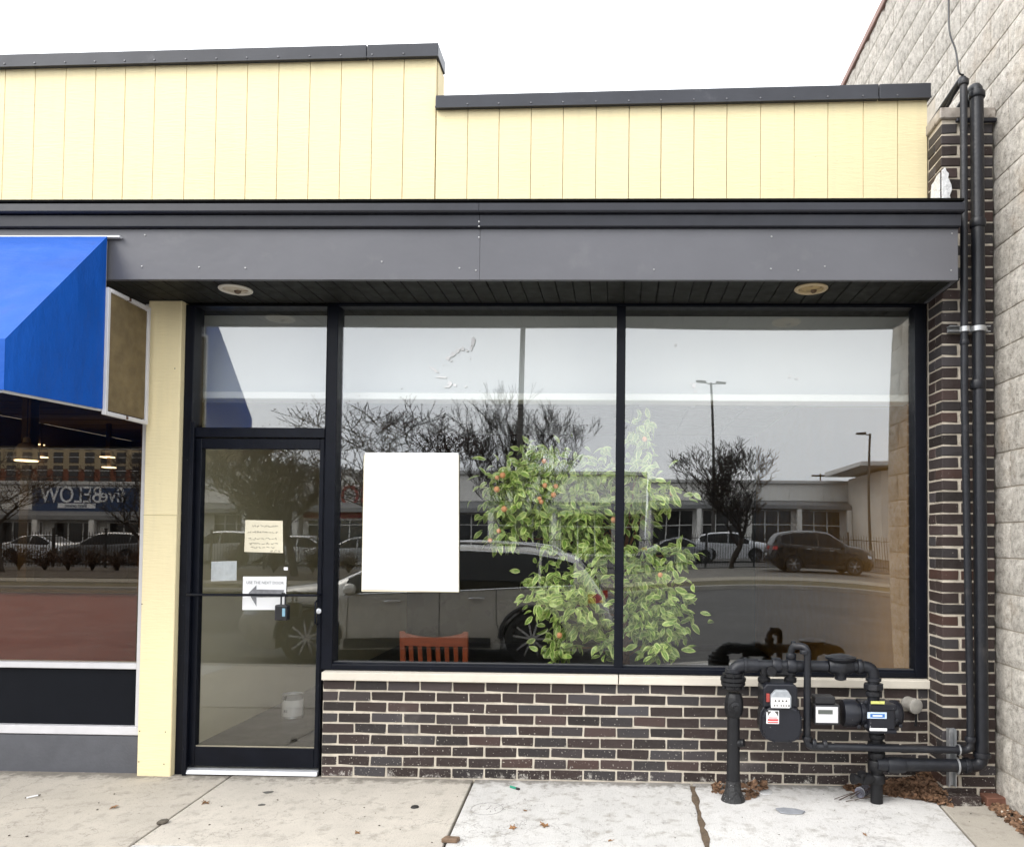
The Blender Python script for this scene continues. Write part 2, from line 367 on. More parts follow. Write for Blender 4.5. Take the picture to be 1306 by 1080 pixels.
# brick pillar at the right
PX0, PX1, PY = 1.890, 2.196, -.2
pil = part('brick_pillar', MB().box(PX0+.005, PY+.005, -.06, PX1-.004, .1, 4.0), MORTAR, shop)
nco = int(4.0 / CO)
for c in range(-1, nco):
    z = .0045 + CO*c + CO/2
    def bk(me, x, y):
        o = put('brick', rnd.choice(me), None, pil, loc=(x, y, z)); o.rotation_euler = (0, 0, rnd.choice((0, math.pi)) + rnd.uniform(-.004,.004))
    if c % 2 == 0:
        bk(ST, PX0+BW/2, PY+BD/2); bk(HF, PX1-.0935/2, PY+BD/2); bk(HF, PX0+.0935/2, PY+BD+.0097+BD/2)
    else:
        bk(HD, PX0+.046, PY+BW/2); bk(ST, PX1-BW/2-.004, PY+BD/2)
lo = brick_meshes(.19, .09, .062, 2)
red = mat('red_brick', (.16,.07,.045), .8, .2, 30, .3, 120, stain=((.4,.37,.33), 12, .62, .6))
for k, (x, m_) in enumerate(((1.975, None), (2.16, red))):
    me = lo[k]; w_ = 1 if k == 0 else .62
    if m_: me.materials.clear(); me.materials.append(m_)
    o = put('brick', me, None, pil, loc=(x, PY-.045, .012)); o.scale.x = w_
capm = mat('weathered_cap_metal', (.36,.32,.28), .55, .35, 12, .2, 30, stain=[((.10,.075,.055), 14, .50, .9), ((.75,.73,.7), 6, .6, .6)])
part('pillar_cap', MB().box(PX0-.012, PY-.014, 3.999, PX1+.010, .12, 4.066), capm, pil, bevel=.006)
part('pillar_cap_flange', MB().box(PX0+.08, PY-.03, 3.972, PX1+.01, PY-.006, 3.9935), TRIM, pil, bevel=.003)
# smeared white sealant on the pillar beside the siding
PATCH = mat('white_sealant', (.74,.74,.74), .7, .08, 20, .8, 40, bdist=.02)
def xpix(px, py, x):
    d = ray(px, py); return CAM_P + d * ((x - CAM_P.x) / d.x)
sp_ = thing('sealant_patch', 'white sealant smeared on the brick pillar above the canopy', 'sealant', (PX0, PY, 3.45))
part('front_smear', MB().prism([pix(a, b, PY-.002) for a, b in ((1200.6,258),(1200.6,218),(1203,216),(1205,213.5),(1207,219),(1210,222),(1209,227),(1213,236),(1214,243),(1211,250),(1213,256),(1210,258))], (0,-.007,0)), PATCH, sp_, bevel=.003, segs=2)
side_ = [xpix(a, b, PX0-.002) for a, b in ((1199.6,258),(1199.6,220),(1196,224),(1192,232),(1189,236),(1188,248),(1187.5,258))]
part('side_smear', MB().prism(side_, (-.006,0,0)), PATCH, sp_, bevel=.003, segs=2)

# parapet with cream boards, two heights
def zline(p0, p1, x): return p0.z + (p1.z - p0.z) * (x - p0.x) / (p1.x - p0.x)
SY = -.004
hcT = (pix(0,70,-.03), pix(558,55,-.03)); hcB = (pix(0,86,-.03), pix(558,72,-.03))
lcT = (pix(558,122,-.03), pix(1185,106,-.03)); lcB = (pix(558,138,-.03), pix(1185,125,-.03))
XS = pix(557,100,-.01).x; XE = 1.888
par = part('parapet', MB().prism([(-7,.03,2.99),(XS-.004,.03,2.99),(XS-.004,.03,hcB[1].z),(-7,.03,hcB[0].z-.06)], (0,.12,0)).prism([(XS-.003,.03,2.99),(XE,.03,2.99),(XE,.03,lcB[1].z),(XS-.003,.03,lcB[0].z)], (0,.12,0)), mat('siding_backing', (.62,.54,.36), .9, .1), shop)
def boards(xs, B):
    for a, b in zip(xs[:-1], xs[1:]):
        g = .0013 + rnd.random()*.0008
        part('board', MB().prism([(a+g,SY,3.30),(b-g,SY,3.30),(b-g,SY,zline(*B, b)+.01),(a+g,SY,zline(*B, a)+.01)], (0,.03,0)), YELLOW, par, bevel=.0015)
grooves_hi = [4.5,43,82,120,158,196,236,275,314,354,394,434,474,514]
xs = [pix(g, 170, SY).x for g in grooves_hi]
while xs[0] > -6.9: xs.insert(0, xs[0]-.2)
boards(xs + [XS-.004], hcB)
grooves_lo = [596,636,677,718,760,802,843,885,927,970,1013,1056,1101,1145]
boards([XS] + [pix(g, 200, SY).x for g in grooves_lo] + [XE], lcB)
part('return_board', MB().box(XS-.003, .027, 4.2, XS+.0, .19, hcB[1].z), YELLOW, par)
def coping(a, b, T, B, name='coping'):
    zs = lambda P, x: zline(*P, x)
    part(name, MB().prism([(a,-.034,zs(B,a)),(b,-.034,zs(B,b)),(b,-.034,zs(T,b)),(a,-.034,zs(T,a))], (0,.20,0)), COPING, par, bevel=.005, segs=2)
    part('coping_hem', MB().prism([(a,-.041,zs(B,a)-.004),(b,-.041,zs(B,b)-.004),(b,-.041,zs(B,b)+.007),(a,-.041,zs(B,a)+.007)], (0,.006,0)), COPING, par)
xc = pix(468,65,-.03).x
coping(-7, xc-.002, hcT, hcB); coping(xc+.002, XS+.012, hcT, hcB)
xl = pix(1121,110,-.03).x
coping(XS+.0, xl-.002, lcT, lcB); coping(xl+.002, XE+.012, lcT, lcB)
cnm = MB().lathe((0,0,0), (0,-1,0), [(.006,0),(.005,.003),(.002,.004)], 7).mesh('screw', 0, 1, 40); cnm.materials.append(mat('coping_screw', (.16,.16,.17), .5, metal=.4))
for g in grooves_hi + grooves_lo:
    B_ = hcB if g < 558 else lcB; x_ = pix(g, 90 if g < 558 else 135, -.04).x
    put('screw', cnm, None, par, loc=(x_, -.035, zline(*B_, x_)+.018))
# roof and shell behind the parapet
DARKW = mat('plain_grey_wall', (.22,.21,.19), .9, .1, 1)
part('roof_deck', MB().box(-9,.16,3.45,2.19,8.4,3.6), mat('roof_felt', (.06,.06,.06), .9), shop)
# canopy
FY = -.44
zfb = 2.954; zft = 3.246
can = part('canopy', MB().box(-7,-.41,2.985,1.86,-.012,3.33), mat('canopy_core', (.05,.05,.05), .9), shop)
xse = pix(612,320,FY).x; xfe = pix(1222,330,FY).x
for a, b in ((-7, xse-.0004), (xse+.0004, xfe)):
    part('fascia_panel', MB().box(a, FY, zfb, b, FY+.028, zft), FASCIA, can, bevel=.0012)
part('fascia_end', MB().box(xfe-.02, FY+.03, zfb, xfe-.001, -.015, zft), FASCIA, can)
xte = pix(1230,270,FY-.04).x
for a, b in ((-7, xse-.0003), (xse+.0003, xte)):
    part('drip_trim', MB().prism([(a,FY-.018,zft+.002),(a,FY-.026,zft+.006),(a,FY-.026,zft+.070),(a,FY+.03,zft+.070),(a,FY+.03,zft+.002)], (b-a-(.012 if b > 1 else 0),0,0)), TRIM, can, bevel=.0015)
    part('gutter_edge', MB().prism([(a,FY-.045,zft+.076),(a,FY-.052,zft+.084),(a,FY-.048,zft+.128),(a,FY-.03,zft+.136),(a,FY+.06,zft+.136),(a,FY+.06,zft+.072)], (b-a,0,0)), TRIM, can, bevel=.0015)
part('canopy_flashing', MB().box(-7, FY+.06, zft+.09, xte-.01, -.012, zft+.118), TRIM, can)
part('shadow_gap_strip', MB().box(-7, FY-.050, zft+.1365, xte-.002, -.012, zft+.152), mat('shadow_gap_black', (.004,.004,.004), .95, spec=.1), can, bevel=.003)  # near-black strip added to draw the shadow gap below the siding
# screw heads on the fascia
SCR = mat('screw_head', (.33,.33,.33), .4, .05, 5, metal=.5)
scm = MB().lathe((0,0,0), (0,-1,0), [(.0055,0),(.005,.002),(.002,.0032)], 8).mesh('screw', 0, 1, 40); scm.materials.append(SCR)
for a, b in [(181,340),(254,341),(313,342),(487,334),(586,342),(834,344),(983,343),(1018,345),(1052,340),(1213,345),(984,302),(611,303),(611,283),(611,289),(1214,298),(185,300),(607,345)]:
    put('screw', scm, None, can, loc=pix(a, b, FY - (.026 if b < 292 else .0005)))
# soffit planks
x = -6.98; ps = .0995
x = pix(440.5,357,FY).x - 5*ps*12
pl = MB().box(-.0475,-.41,0,.0475,.035,.012).mesh('plank', .003); pl.materials.append(SOFFIT)
while x < 1.90:
    if x > -7: put('plank', pl, None, can, loc=(x+.05, 0, 2.963))
    x += ps
part('soffit_backing', MB().box(-7,-.41,2.976,1.905,.06,2.984), mat('black_gap', (.006,.006,.006), .9), can)
wallh = part('head_wall', MB().box(-7,.045,2.962,1.888,.299,2.9755), SOFFIT, shop)

# recessed lights in the soffit
def downlight(px, py, label, m_in, ring):
    p = pix(px, py, 0); d = ray(px, py); q = CAM_P + d * ((2.962 - CAM_P.z) / d.z)
    t = thing('soffit_light', label, 'light fixture', q, 0, 'recessed lights in the canopy soffit')
    part('trim_ring', MB().lathe(q, (0,0,-1), [(.072,.0),(.072,.004),(.078,.010),(.090,.010),(.096,.005),(.096,0)], 32), ring, t, smooth=40)
    part('lens', MB().lathe(q+Vector((0,0,-.003)), (0,0,-1), [(.071,0),(.05,.006),(.015,.009)], 24), m_in, t, smooth=60)
    part('bulb_socket', MB().lathe(q+Vector((.012,.0,-.008)), (.4,-.5,-.6), [(.018,0),(.02,.008),(.012,.018)], 12), mat('brown_socket', (.10,.06,.03), .5), t, smooth=40)
downlight(300.5, 369, 'round white recessed soffit light with peeling broken lens above the door', mat('rusty_lens', (.50,.45,.36), .6, .1, 20, stain=((.16,.10,.04), 28, .5, 1)), mat('aged_white_ring', (.62,.59,.52), .5, .08, 20))
downlight(1034.5, 368, 'round tan recessed soffit light above the wide right window', mat('amber_lens', (.42,.31,.15), .6, .1, 20, stain=((.13,.09,.04), 22, .5, .9)), mat('tan_ring', (.50,.40,.25), .5, .12, 20))

# cream post
xa, xb = pix(174,985,-.03).x, pix(217,985,-.03).x
post = part('post', MB().box(xa, -.028, -.01, xb, .12, 2.961), YELLOW, shop, bevel=.004)
part('post_joint', MB().box(xa-.001, -.0295, pix(190,657,-.03).z, xb+.001, -.0265, pix(190,657,-.03).z+.003), mat('joint_line', (.45,.38,.2), .9), post)
NAIL = mat('nail_rust', (.06,.045,.03), .7)
nm = MB().lathe((0,0,0), (0,-1,0), [(.004,0),(.003,.0015)], 7).mesh('nail'); nm.materials.append(NAIL)
for a, b in ((178,932),(211,933),(177,971),(209,974),(181,770),(223,470)):
    put('nail', nm, None, post, loc=pix(a, b, -.0285))

# ---------------------------------------------------------------- glazing of the shop
def pane(name, x0, z0, x1, z1, y, bow, parent, m, n=26):
    mb = MB(); t = .006
    for side in (0, 1):
        def fn(u, v):
            a, b = 2*u-1, 2*v-1
            w = bow * (1-a*a) * (1-b*b)
            return (x0+(x1-x0)*u, y + (t if side else 0) - w, z0+(z1-z0)*v)
        mb.grid(fn, n, n)
    N = (n+1)*(n+1)
    def rim(i, j): return i*(n+1)+j
    loop = [rim(i,0) for i in range(n)] + [rim(n,j) for j in range(n)] + [rim(i,n) for i in range(n,0,-1)] + [rim(0,j) for j in range(n,0,-1)]
    mb.f += [(loop[k], loop[(k+1) % len(loop)], N+loop[(k+1) % len(loop)], N+loop[k]) for k in range(len(loop))]
    return part(name, mb, m, parent, smooth=30)
wx = dict(l0=pix(415,600,.02).x, l1=pix(428.5,600,.02).x, m0=pix(785,600,.02).x, m1=pix(796.5,600,.02).x, r0=pix(1166.5,600,.02).x, r1=1.888)
zw0 = .7035; zw1 = pix(700,391,.02).z
win = part('display_window', MB().box(wx['l0'], .014, 2.954-.006, wx['r1'], .1, 2.9605), FRAME, shop)   # head channel
part('head_bar', MB().box(wx['l1'], .02, zw1, wx['r0'], .1, 2.9475), FRAME, win, bevel=.002)
part('bottom_bar', MB().prism([(wx['l1'],.012,ZS1+.0025),(wx['l1'],.012,zw0-.012),(wx['l1'],.03,zw0),(wx['l1'],.1,zw0),(wx['l1'],.1,ZS1+.0025)], (wx['r0']-wx['l1'],0,0)), FRAME, win, bevel=.002)
part('jamb', MB().box(wx['l0'], .010, ZS1+.002, wx['l1'], .12, 2.947), FRAME, win, bevel=.003)
part('mullion', MB().box(wx['m0'], .016, zw0-.010, wx['m1'], .11, zw1+.004), FRAME, win, bevel=.003)
part('jamb', MB().box(wx['r0'], .010, ZS1+.002, wx['r1']-.002, .12, 2.947), FRAME, win, bevel=.003)
pane('glass_pane', wx['l1']-.004, zw0-.006, wx['m0']+.004, zw1+.008, YG, .0022, win, GLASS)
pane('glass_pane', wx['m1']-.004, zw0-.006, wx['r0']+.004, zw1+.008, YG, .0085, win, GLASS)
# glazing beads catch light along the sill
part('glazing_bead', MB().box(wx['l1'], .036, zw0-.004, wx['r0'], .05, zw0+.006), mat('grey_bead', (.05,.05,.052), .4), win, bevel=.002)

# door
xj0 = xb+.001; xj1 = pix(246,572,.03).x
xd0 = pix(244,700,.03).x; xg0 = pix(254.5,720,.03).x; xg1 = pix(406,700,.03).x; xd1 = pix(415,700,.02).x
zt0, zt1 = pix(330,558,.02).z, pix(330,545.5,.02).z
ent = part('entrance', MB().box(xj0, .012, -.005, xd0-.004, .13, 2.9475), FRAME, shop, bevel=.004)        # hinge jamb
part('jamb_stop', MB().box(xj0+.06, -.012, -.004, xj0+.085, .0115, 2.2), FRAME, ent, bevel=.002)
part('strike_jamb', MB().box(xd1-.016, .012, -.005, wx['l0']-.001, .13, 2.9475), FRAME, ent, bevel=.003)
part('transom_bar', MB().box(xd0-.003, .010, zt0, xd1-.017, .12, zt1), FRAME, ent, bevel=.003)
part('transom_head', MB().box(xd0-.003, .014, pix(330,391,.02).z, xd1-.017, .12, 2.947), FRAME, ent, bevel=.003)
pane('glass_pane', xd0-.012, zt1-.004, xd1-.010, pix(330,391,.02).z+.004, YG, .0, ent, GLASS, 6)
part('threshold', MB().prism([(xd0-.003,-.01,.006),(xd0-.003,.0,.030),(xd0-.003,.12,.036),(xd0-.003,.12,.006)], (xd1-.017-xd0+.003,0,0)), STEEL, ent, bevel=.002)
leaf = thing('glass_door', 'black framed glass entrance door with push bar and taped notices', 'door', ((xd0+xd1)/2, .05, .04))
zd0, zd1 = .046, zt0-.005; zg0, zg1 = pix(330,953,.03).z, pix(330,572.5,.03).z
part('stile', MB().box(xd0, .022, zd0, xg0, .075, zd1), FRAME, leaf, bevel=.003)
part('stile', MB().box(xg1, .022, zd0, xd1-.020, .075, zd1), FRAME, leaf, bevel=.003)
part('top_rail', MB().box(xg0+.0005, .024, zg1, xg1-.0005, .073, zd1), FRAME, leaf, bevel=.003)
part('bottom_rail', MB().box(xg0+.0005, .024, zd0, xg1-.0005, .073, zg0), FRAME, leaf, bevel=.003)
pane('glass_pane', xg0-.006, zg0-.006, xg1+.006, zg1+.006, YG-.008, .0, leaf, GLASS_DOOR, 6)
part('glazing_bead', MB().box(xg0+.001, .034, zg0+.0005, xg1-.001, .046, zg0+.007), mat('tan_bead', (.30,.27,.2), .6), leaf)
zb_ = pix(330,758.5,-.03).z
ba, bb = pix(243,758,-.03), pix(411,759,-.03)
pbar = part('push_bar', MB().tube([(xd0+.012,.03,ba.z),(xd0+.012,-.022,ba.z),(xd0+.022,-.034,ba.z),(xd1-.036,-.034,bb.z),(xd1-.026,-.022,bb.z),(xd1-.026,.03,bb.z)], .0085, 10), FRAME, leaf, smooth=50)
q = pix(406.5,779,.02)
part('cylinder_lock', MB().lathe((q.x,.0225,q.z), (0,-1,0), [(.017,0),(.017,.006),(.012,.010),(.004,.011)], 16), STEEL, leaf, smooth=40)
part('pull_handle', MB().tube([(xg1+.006,.03,q.z+.07),(xg1+.006,-.012,q.z+.06),(xg1+.006,-.012,q.z-.075),(xg1+.006,.03,q.z-.085)], .006, 8), FRAME, leaf, smooth=50)

# lock box on the push bar
c = pix(359.5,778,-.05)
lk = thing('lock_box', 'small black key lock box hanging on the door push bar', 'lock box', (c.x, -.05, c.z-.06))
BLK = mat('black_plastic', (.012,.012,.014), .4, .1, 20)
part('case', MB().box(c.x-.040,-.066,c.z-.062,c.x+.038,-.014,c.z+.034), BLK, lk, bevel=.008, segs=2)
part('shackle', MB().tube([(c.x-.013,-.034,c.z+.02),(c.x-.013,-.034,c.z+.085),(c.x-.006,-.034,c.z+.105),(c.x+.006,-.034,c.z+.105),(c.x+.013,-.034,c.z+.085),(c.x+.013,-.034,c.z+.02)], .0055, 8), BLK, lk, smooth=50)
part('code_label', MB().box(c.x+.010,-.0685,c.z-.036,c.x+.028,-.0665,c.z+.014), mat('pale_blue_label', (.20,.36,.46), .5, .2, 60), lk)

def text_mesh(s, size, align='CENTER', ext=0.0):
    cu = bpy.data.curves.new('text', 'FONT'); cu.body = s; cu.size = size; cu.align_x = align; cu.align_y = 'CENTER'; cu.extrude = ext; cu.resolution_u = 3
    ob = bpy.data.objects.new('text', cu); C.objects.link(ob)
    dg = bpy.context.evaluated_depsgraph_get(); me = bpy.data.meshes.new_from_object(ob.evaluated_get(dg))
    bpy.data.objects.remove(ob); bpy.data.curves.remove(cu); me.name = 'lettering'; me.materials.clear()
    return me
def text_on(s, size, loc, m, parent, rot=(math.pi/2,0,0), ext=0.0, sx=1):
    o = put('lettering', text_mesh(s, size, ext=ext), m, parent)
    o.matrix_basis = Matrix.Translation(loc) @ Matrix.Rotation(rot[2],4,'Z') @ Matrix.Rotation(rot[0],4,'X') @ Matrix.Diagonal((sx,1,1,1))
    if parent is not None: o.matrix_parent_inverse = wm(parent).inverted()
    return o
INK = mat('grey_ink', (.16,.16,.17), .8); INKD = mat('dark_ink', (.10,.09,.08), .8)
PAPER = mat('white_paper', (.80,.80,.80), .85, .03, 8); PAPERY = mat('yellowed_paper', (.72,.66,.50), .85, .05, 12)
def sheet(name, pts, y, m, label, cat, th=.0006, parent=None):
    P = [pix(a, b, y) for a, b in pts]
    t = thing(name, label, cat, (sum(p.x for p in P)/4, y, min(p.z for p in P)))
    part('sheet', MB().prism(P, (0, th, 0)), m, t); return t, P
YP = .0425
t, P = sheet('arrow_notice', [(310,735),(365.5,735),(364,777.5),(309,777.5)], YP, PAPER, 'white sheet with grey arrow reading use the next door, taped on door', 'notice')
text_on('USE THE NEXT DOOR', .0245, pix(338,743,YP-.0012), INK, t, sx=.98)
ar = [(317,756),(327,746),(327,751.5),(362,752),(362,761),(327,761.5),(327,773)]
part('arrow', MB().prism([pix(a, b, YP-.0018) for a, b in ar], (0,.0008,0)), mat('mid_grey_print', (.20,.20,.21), .8, .3, 30), t)
t, P = sheet('handwritten_note', [(313,663),(360.5,664),(361,705),(311.5,703.5)], YP, PAPERY, 'yellowed handwritten note taped to the door above the arrow sheet', 'notice')
mb = MB()
for r, (x0, x1, y0) in enumerate(((322,352,671),(316,352,678.5),(317,352,687),(318,352,693),(320,350,698),(345,357,702.5))):
    x = x0
    while x < x1:
        w = rnd.uniform(2.0,4.5); pts = []
        for k in range(6):
            q = pix(x + w*k/5, y0 + rnd.uniform(-1.5,1.5), YP-.0012); pts.append(q)
        mb.tube(pts, .0009, 4); x += w + rnd.uniform(.6,2.2)
part('handwriting', mb, INKD, t)
sheet('paper_slip', [(269.5,716),(302,715),(301.5,740),(269,741)], .075, mat('bluish_paper', (.62,.66,.72), .8, .12, 25), 'blank bluish sheet of paper on the door glass left of the arrow', 'paper')
t, P = sheet('sticker', [(362,723),(367,723),(367,727),(362,727)], YP, PAPER, 'tiny white sticker on the door glass above the arrow sheet', 'sticker')
# large blank poster in the window
t, P = sheet('blank_poster', [(465.5,577),(584.5,577.5),(584.5,754),(461.5,751.5)], YG-.016, mat('bright_white_card', (.86,.86,.86), .8, .01, 3), 'large blank white poster on the window beside the door', 'poster', .003)
part('backing_edge', MB().prism([pix(a, b, YG-.0115) for a, b in ((464,580),(585.5,580),(585.5,755),(461,754))], (0,.001,0)), PAPERY, t)
# residue smears on the glass
RES = mat('white_residue', (.8,.8,.8), .7)
mb = MB()
for a, b, w, h, ang in [(603,436,3,7,.2),(601,444,2,4,.3),(590,445,4,2.5,-.6),(584,447,4,3,-.7),(577,452,5,3,-.7),(571,457,3,3,-.5),(575,460,2,1,0),(596,447,2,1.5,0),(552,470,7,2,.5),(556,474,4,1,.3),(563,481,9,1.4,.05),(574,489,4,3,.2),(571,493,5,1.6,-.2),(580,491,3,2,.3),(594,493,2.5,1,-.3),(599,457,1.2,1,.0),(565,465,1.5,.7,.1),(885,492,2.5,4,.3),(887,499,2,2,0),(881,489,1.5,2,.6),(1007,480,2,2,.4),(1016,483,3,1,.2),(862,440,1.5,3,0)]:
    pts = []
    for k in range(9):
        an = 2*math.pi*k/9; r = rnd.uniform(.6,1.15); dx, dy = math.cos(an)*w*r, math.sin(an)*h*r
        pts.append(pix(a + dx*math.cos(ang)-dy*math.sin(ang), b + dx*math.sin(ang)+dy*math.cos(ang), YG-.010))
    mb.prism(pts, (0,.0012,0))
o = part('residue', mb, RES, win); o['kind'] = 'stuff'

# ---------------------------------------------------------------- shop interior
CREAM = mat('cream_interior_wall', (.66,.615,.40), .7, .05, 2); 
WFLOOR = mat('grey_wood_floor', (.060,.055,.050), .45, .2, 2.5, .1, 40, stretch=(9,.7,1))
part('interior_floor', MB().box(-2.97,.145,-.06,2.19,6.0,.012), WFLOOR, shop)
fl = bpy.data.objects['interior_floor']
for k in range(28):
    pass
part('interior_ceiling', MB().box(-2.97,.362,2.93,2.19,6.0,3.0), mat('white_ceiling_tile', (.42,.42,.40), .9, .04, 4), shop)
part('partition_wall', MB().box(-3.05,.131,-.05,-2.971,6.04,3.0), CREAM, shop)
part('side_wall', MB().box(1.89,.131,.012,2.19,5.99,2.9295), mat('brown_interior_wall', (.36,.17,.03), .7, .08, 3), shop)
part('back_wall', MB().box(-2.97,5.9,.012,2.19,6.05,2.93), mat('grey_back_wall', (.06,.057,.05), .8, .08, 1), shop)
bulk = part('bulkhead', MB().box(-2.96,.30,2.44,1.885,.36,3.0), mat('white_bulkhead', (.66,.68,.70), .7, .03, 2), shop, bevel=.004)
part('bulkhead_trim', MB().box(-2.96,.235,2.392,1.884,.40,2.4375), mat('white_gloss_trim', (.93,.93,.92), .35, .02, 2), bulk, bevel=.004)
vent = part('ceiling_grid', MB(), None, shop) if False else None
TBAR = mat('ceiling_tee_bar', (.30,.30,.29), .7)
for k in range(7):
    part('tee_bar', MB().box(-1.7+k*.61, .41, 2.922, -1.68+k*.61, 5.89, 2.929), TBAR, bpy.data.objects['interior_ceiling'])
for k in range(8):
    part('tee_bar', MB().box(-2.2, .7+k*.61, 2.9225, 1.885, .72+k*.61, 2.9285), TBAR, bpy.data.objects['interior_ceiling'])
LOFF = mat('unlit_light_panel', (.75,.75,.73), .5)
for x, y in ((1.1,1.35),(-.7,1.35),(.5,3.2)):
    part('light_panel', MB().box(x-.3,y-.29,2.912,x+.3,y+.29,2.9215), LOFF, bpy.data.objects['interior_ceiling'])

# paint can
q = CAM_P + ray(373,914) * ((.012 - CAM_P.z) / ray(373,914).z)
pc = thing('paint_can', 'opened paint can with pale label on the shop floor behind the door', 'paint can', (q.x, q.y, .012))
part('can_body', MB().lathe((q.x,q.y,.012), (0,0,1), [(.080,0),(.084,.004),(.082,.010),(.082,.178),(.084,.184),(.086,.190),(.078,.192),(.074,.188),(.074,.17)], 28), mat('tin', (.55,.56,.58), .35, .1, 20, metal=.6), pc, smooth=40)
part('label_band', MB().lathe((q.x,q.y,.030), (0,0,1), [(.0825,0),(.0828,.002),(.0828,.128),(.0825,.13)], 28), mat('grey_white_label', (.88,.88,.9), .6, .04, 20), pc, smooth=60)
text_on('81', .035, (q.x-.02, q.y-.0835, .075), INK, pc)
part('paint_drip', MB().prism([(q.x-.055,q.y-.064,.20),(q.x-.01,q.y-.0855,.20),(q.x-.02,q.y-.0855,.165),(q.x-.035,q.y-.082,.17),(q.x-.05,q.y-.072,.15)], (0,-.002,0)), BLK, pc)
part('handle', MB().tube([(q.x+.087*math.cos(a), q.y-.087*abs(math.sin(a))*.3-.087*.0, .155-.10*math.sin(a)) for a in [math.pi*k/12 for k in range(13)]], .0016, 5), STEEL, pc)
# wooden chair
cq = pix(556,812,.42); cx, cy = cq.x, .42
ch = thing('wooden_chair', 'reddish brown wooden slat back chair standing behind the window', 'chair', (cx, cy, .012))
WOOD = mat('red_stained_wood', (.235,.050,.018), .35, .2, 6, stretch=(1,1,8))
hw = .20; zt_ = .86
for s in (-1, 1):
    part('leg', MB().prism([(cx+s*hw-.016,cy-.0,.012),(cx+s*hw+.016,cy-.0,.012),(cx+s*(hw+.012)+.018,cy-.07,zt_),(cx+s*(hw+.012)-.018,cy-.07,zt_)], (0,.03,0)), WOOD, ch, bevel=.004)
    part('leg', MB().box(cx+s*hw-.017,cy+.38,.012,cx+s*hw+.017,cy+.414,.43), WOOD, ch, bevel=.004)
part('seat', MB().box(cx-.22,cy+.025,.43,cx+.22,cy+.43,.46), WOOD, ch, bevel=.01, segs=2)
tr = MB(); n = 14
top = [(cx-hw-.012+(2*hw+.024)*k/n, cy-.066-.02*(1-(2*k/n-1)**2), zt_-.004-.032*(1-(2*k/n-1)**2)) for k in range(n+1)]
for k in range(n):
    a, b = top[k], top[k+1]
    tr.add([a,b,(b[0],b[1]+.022,b[2]),(a[0],a[1]+.022,a[2]),(a[0],a[1],zt_-.095),(b[0],b[1],zt_-.095),(b[0],b[1]+.022,zt_-.095),(a[0],a[1]+.022,zt_-.095)], [(0,1,2,3),(4,7,6,5),(0,4,5,1),(2,6,7,3)] + ([(0,3,7,4)] if k == 0 else []) + ([(1,5,6,2)] if k == n-1 else []))
part('top_rail', tr, WOOD, ch)
for k in range(6):
    x = cx-.15+.06*k; part('slat', MB().prism([(x-.014,cy-.0,.459),(x+.014,cy-.0,.459),(x+.014,cy-.078,zt_-.094),(x-.014,cy-.078,zt_-.094)], (0,.012,0)), WOOD, ch)

# ---------------------------------------------------------------- potted citrus tree behind the window
def leaf_mat(name, dark, pale):
    m, nt, b = new_mat(name); uv = nd(nt, 'ShaderNodeUVMap'); sp = nd(nt, 'ShaderNodeSeparateXYZ'); nt.links.new(uv.outputs[0], sp.inputs[0])
    c = ramp(nt, sp.outputs[0], [(0, pale), (.14, pale), (.27, dark), (.47, dark), (.5, pale), (.53, dark), (.73, dark), (.86, pale), (1, pale)])
    c = mix(nt, ramp(nt, noise(nt, pos(nt), 14, 3), [(.4, 0), (.7, .8)]), c, tuple(x*.55 for x in dark))
    c = mix(nt, ramp(nt, noise(nt, pos(nt), 23, 2), [(.5, 0), (.62, .55)]), c, (.58,.68,.22))
    nt.links.new(c, b.inputs['Base Color']); b.inputs['Roughness'].default_value = .38
    b.inputs['Transmission Weight'].default_value = 0; b.inputs['Subsurface Weight'].default_value = 0
    return m
LEAF = leaf_mat('variegated_leaf', (.17,.31,.028), (.68,.76,.27))
def leaf_geo(L, W, bend):
    v = []; uv = []
    for k in range(6):
        t = k/5; w = W * math.sin(math.pi*min(1, t*.93+.07))**.8 * (1 if t < .98 else .1); z = -bend*t*t*L; 
        for s in (-1, 0, 1):
            v.append((s*w/2, t*L, z + abs(s)*w*.18)); uv.append((.5+s*.5, t))
    f = [(3*k+s, 3*k+s+1, 3*k+s+4, 3*k+s+3) for k in range(5) for s in (0, 1)]
    return v, f, uv
LV = [leaf_geo(l, w, b) for l, w, b in ((.078,.038,.25),(.064,.035,.5),(.088,.040,.1),(.052,.031,.7))]
lmeshes = []
for v, f, uv in LV:
    mb = MB().add(v, f); mb.uv = uv; me = mb.mesh('leaf', smooth=80); me.materials.append(LEAF); lmeshes.append(me)
tb = pix(800,843,.62)
ct = thing('citrus_tree', 'potted variegated citrus tree with small orange fruit behind the window', 'potted tree', (tb.x, .62, .012))
part('pot', MB().lathe((tb.x,.62,.012), (0,0,1), [(.13,0),(.14,.01),(.18,.30),(.195,.30),(.195,.345),(.175,.345),(.17,.31)], 28), mat('terracotta', (.36,.15,.07), .8, .12, 8), ct, smooth=40)
part('soil', MB().lathe((tb.x,.62,.30), (0,0,1), [(.168,0),(.168,.02),(.05,.03)], 20), SOIL, ct)
BARK = mat('orange_brown_bark', (.26,.12,.05), .8, .3, 20, .5, 60)
trunkpts = [(tb.x,.62,.31),(tb.x-.01,.62,.7),(tb.x-.03,.60,1.05),(tb.x-.06,.57,1.4)]
part('trunk', MB().tube(trunkpts, [.030,.026,.02,.014], 10), BARK, ct, smooth=60)
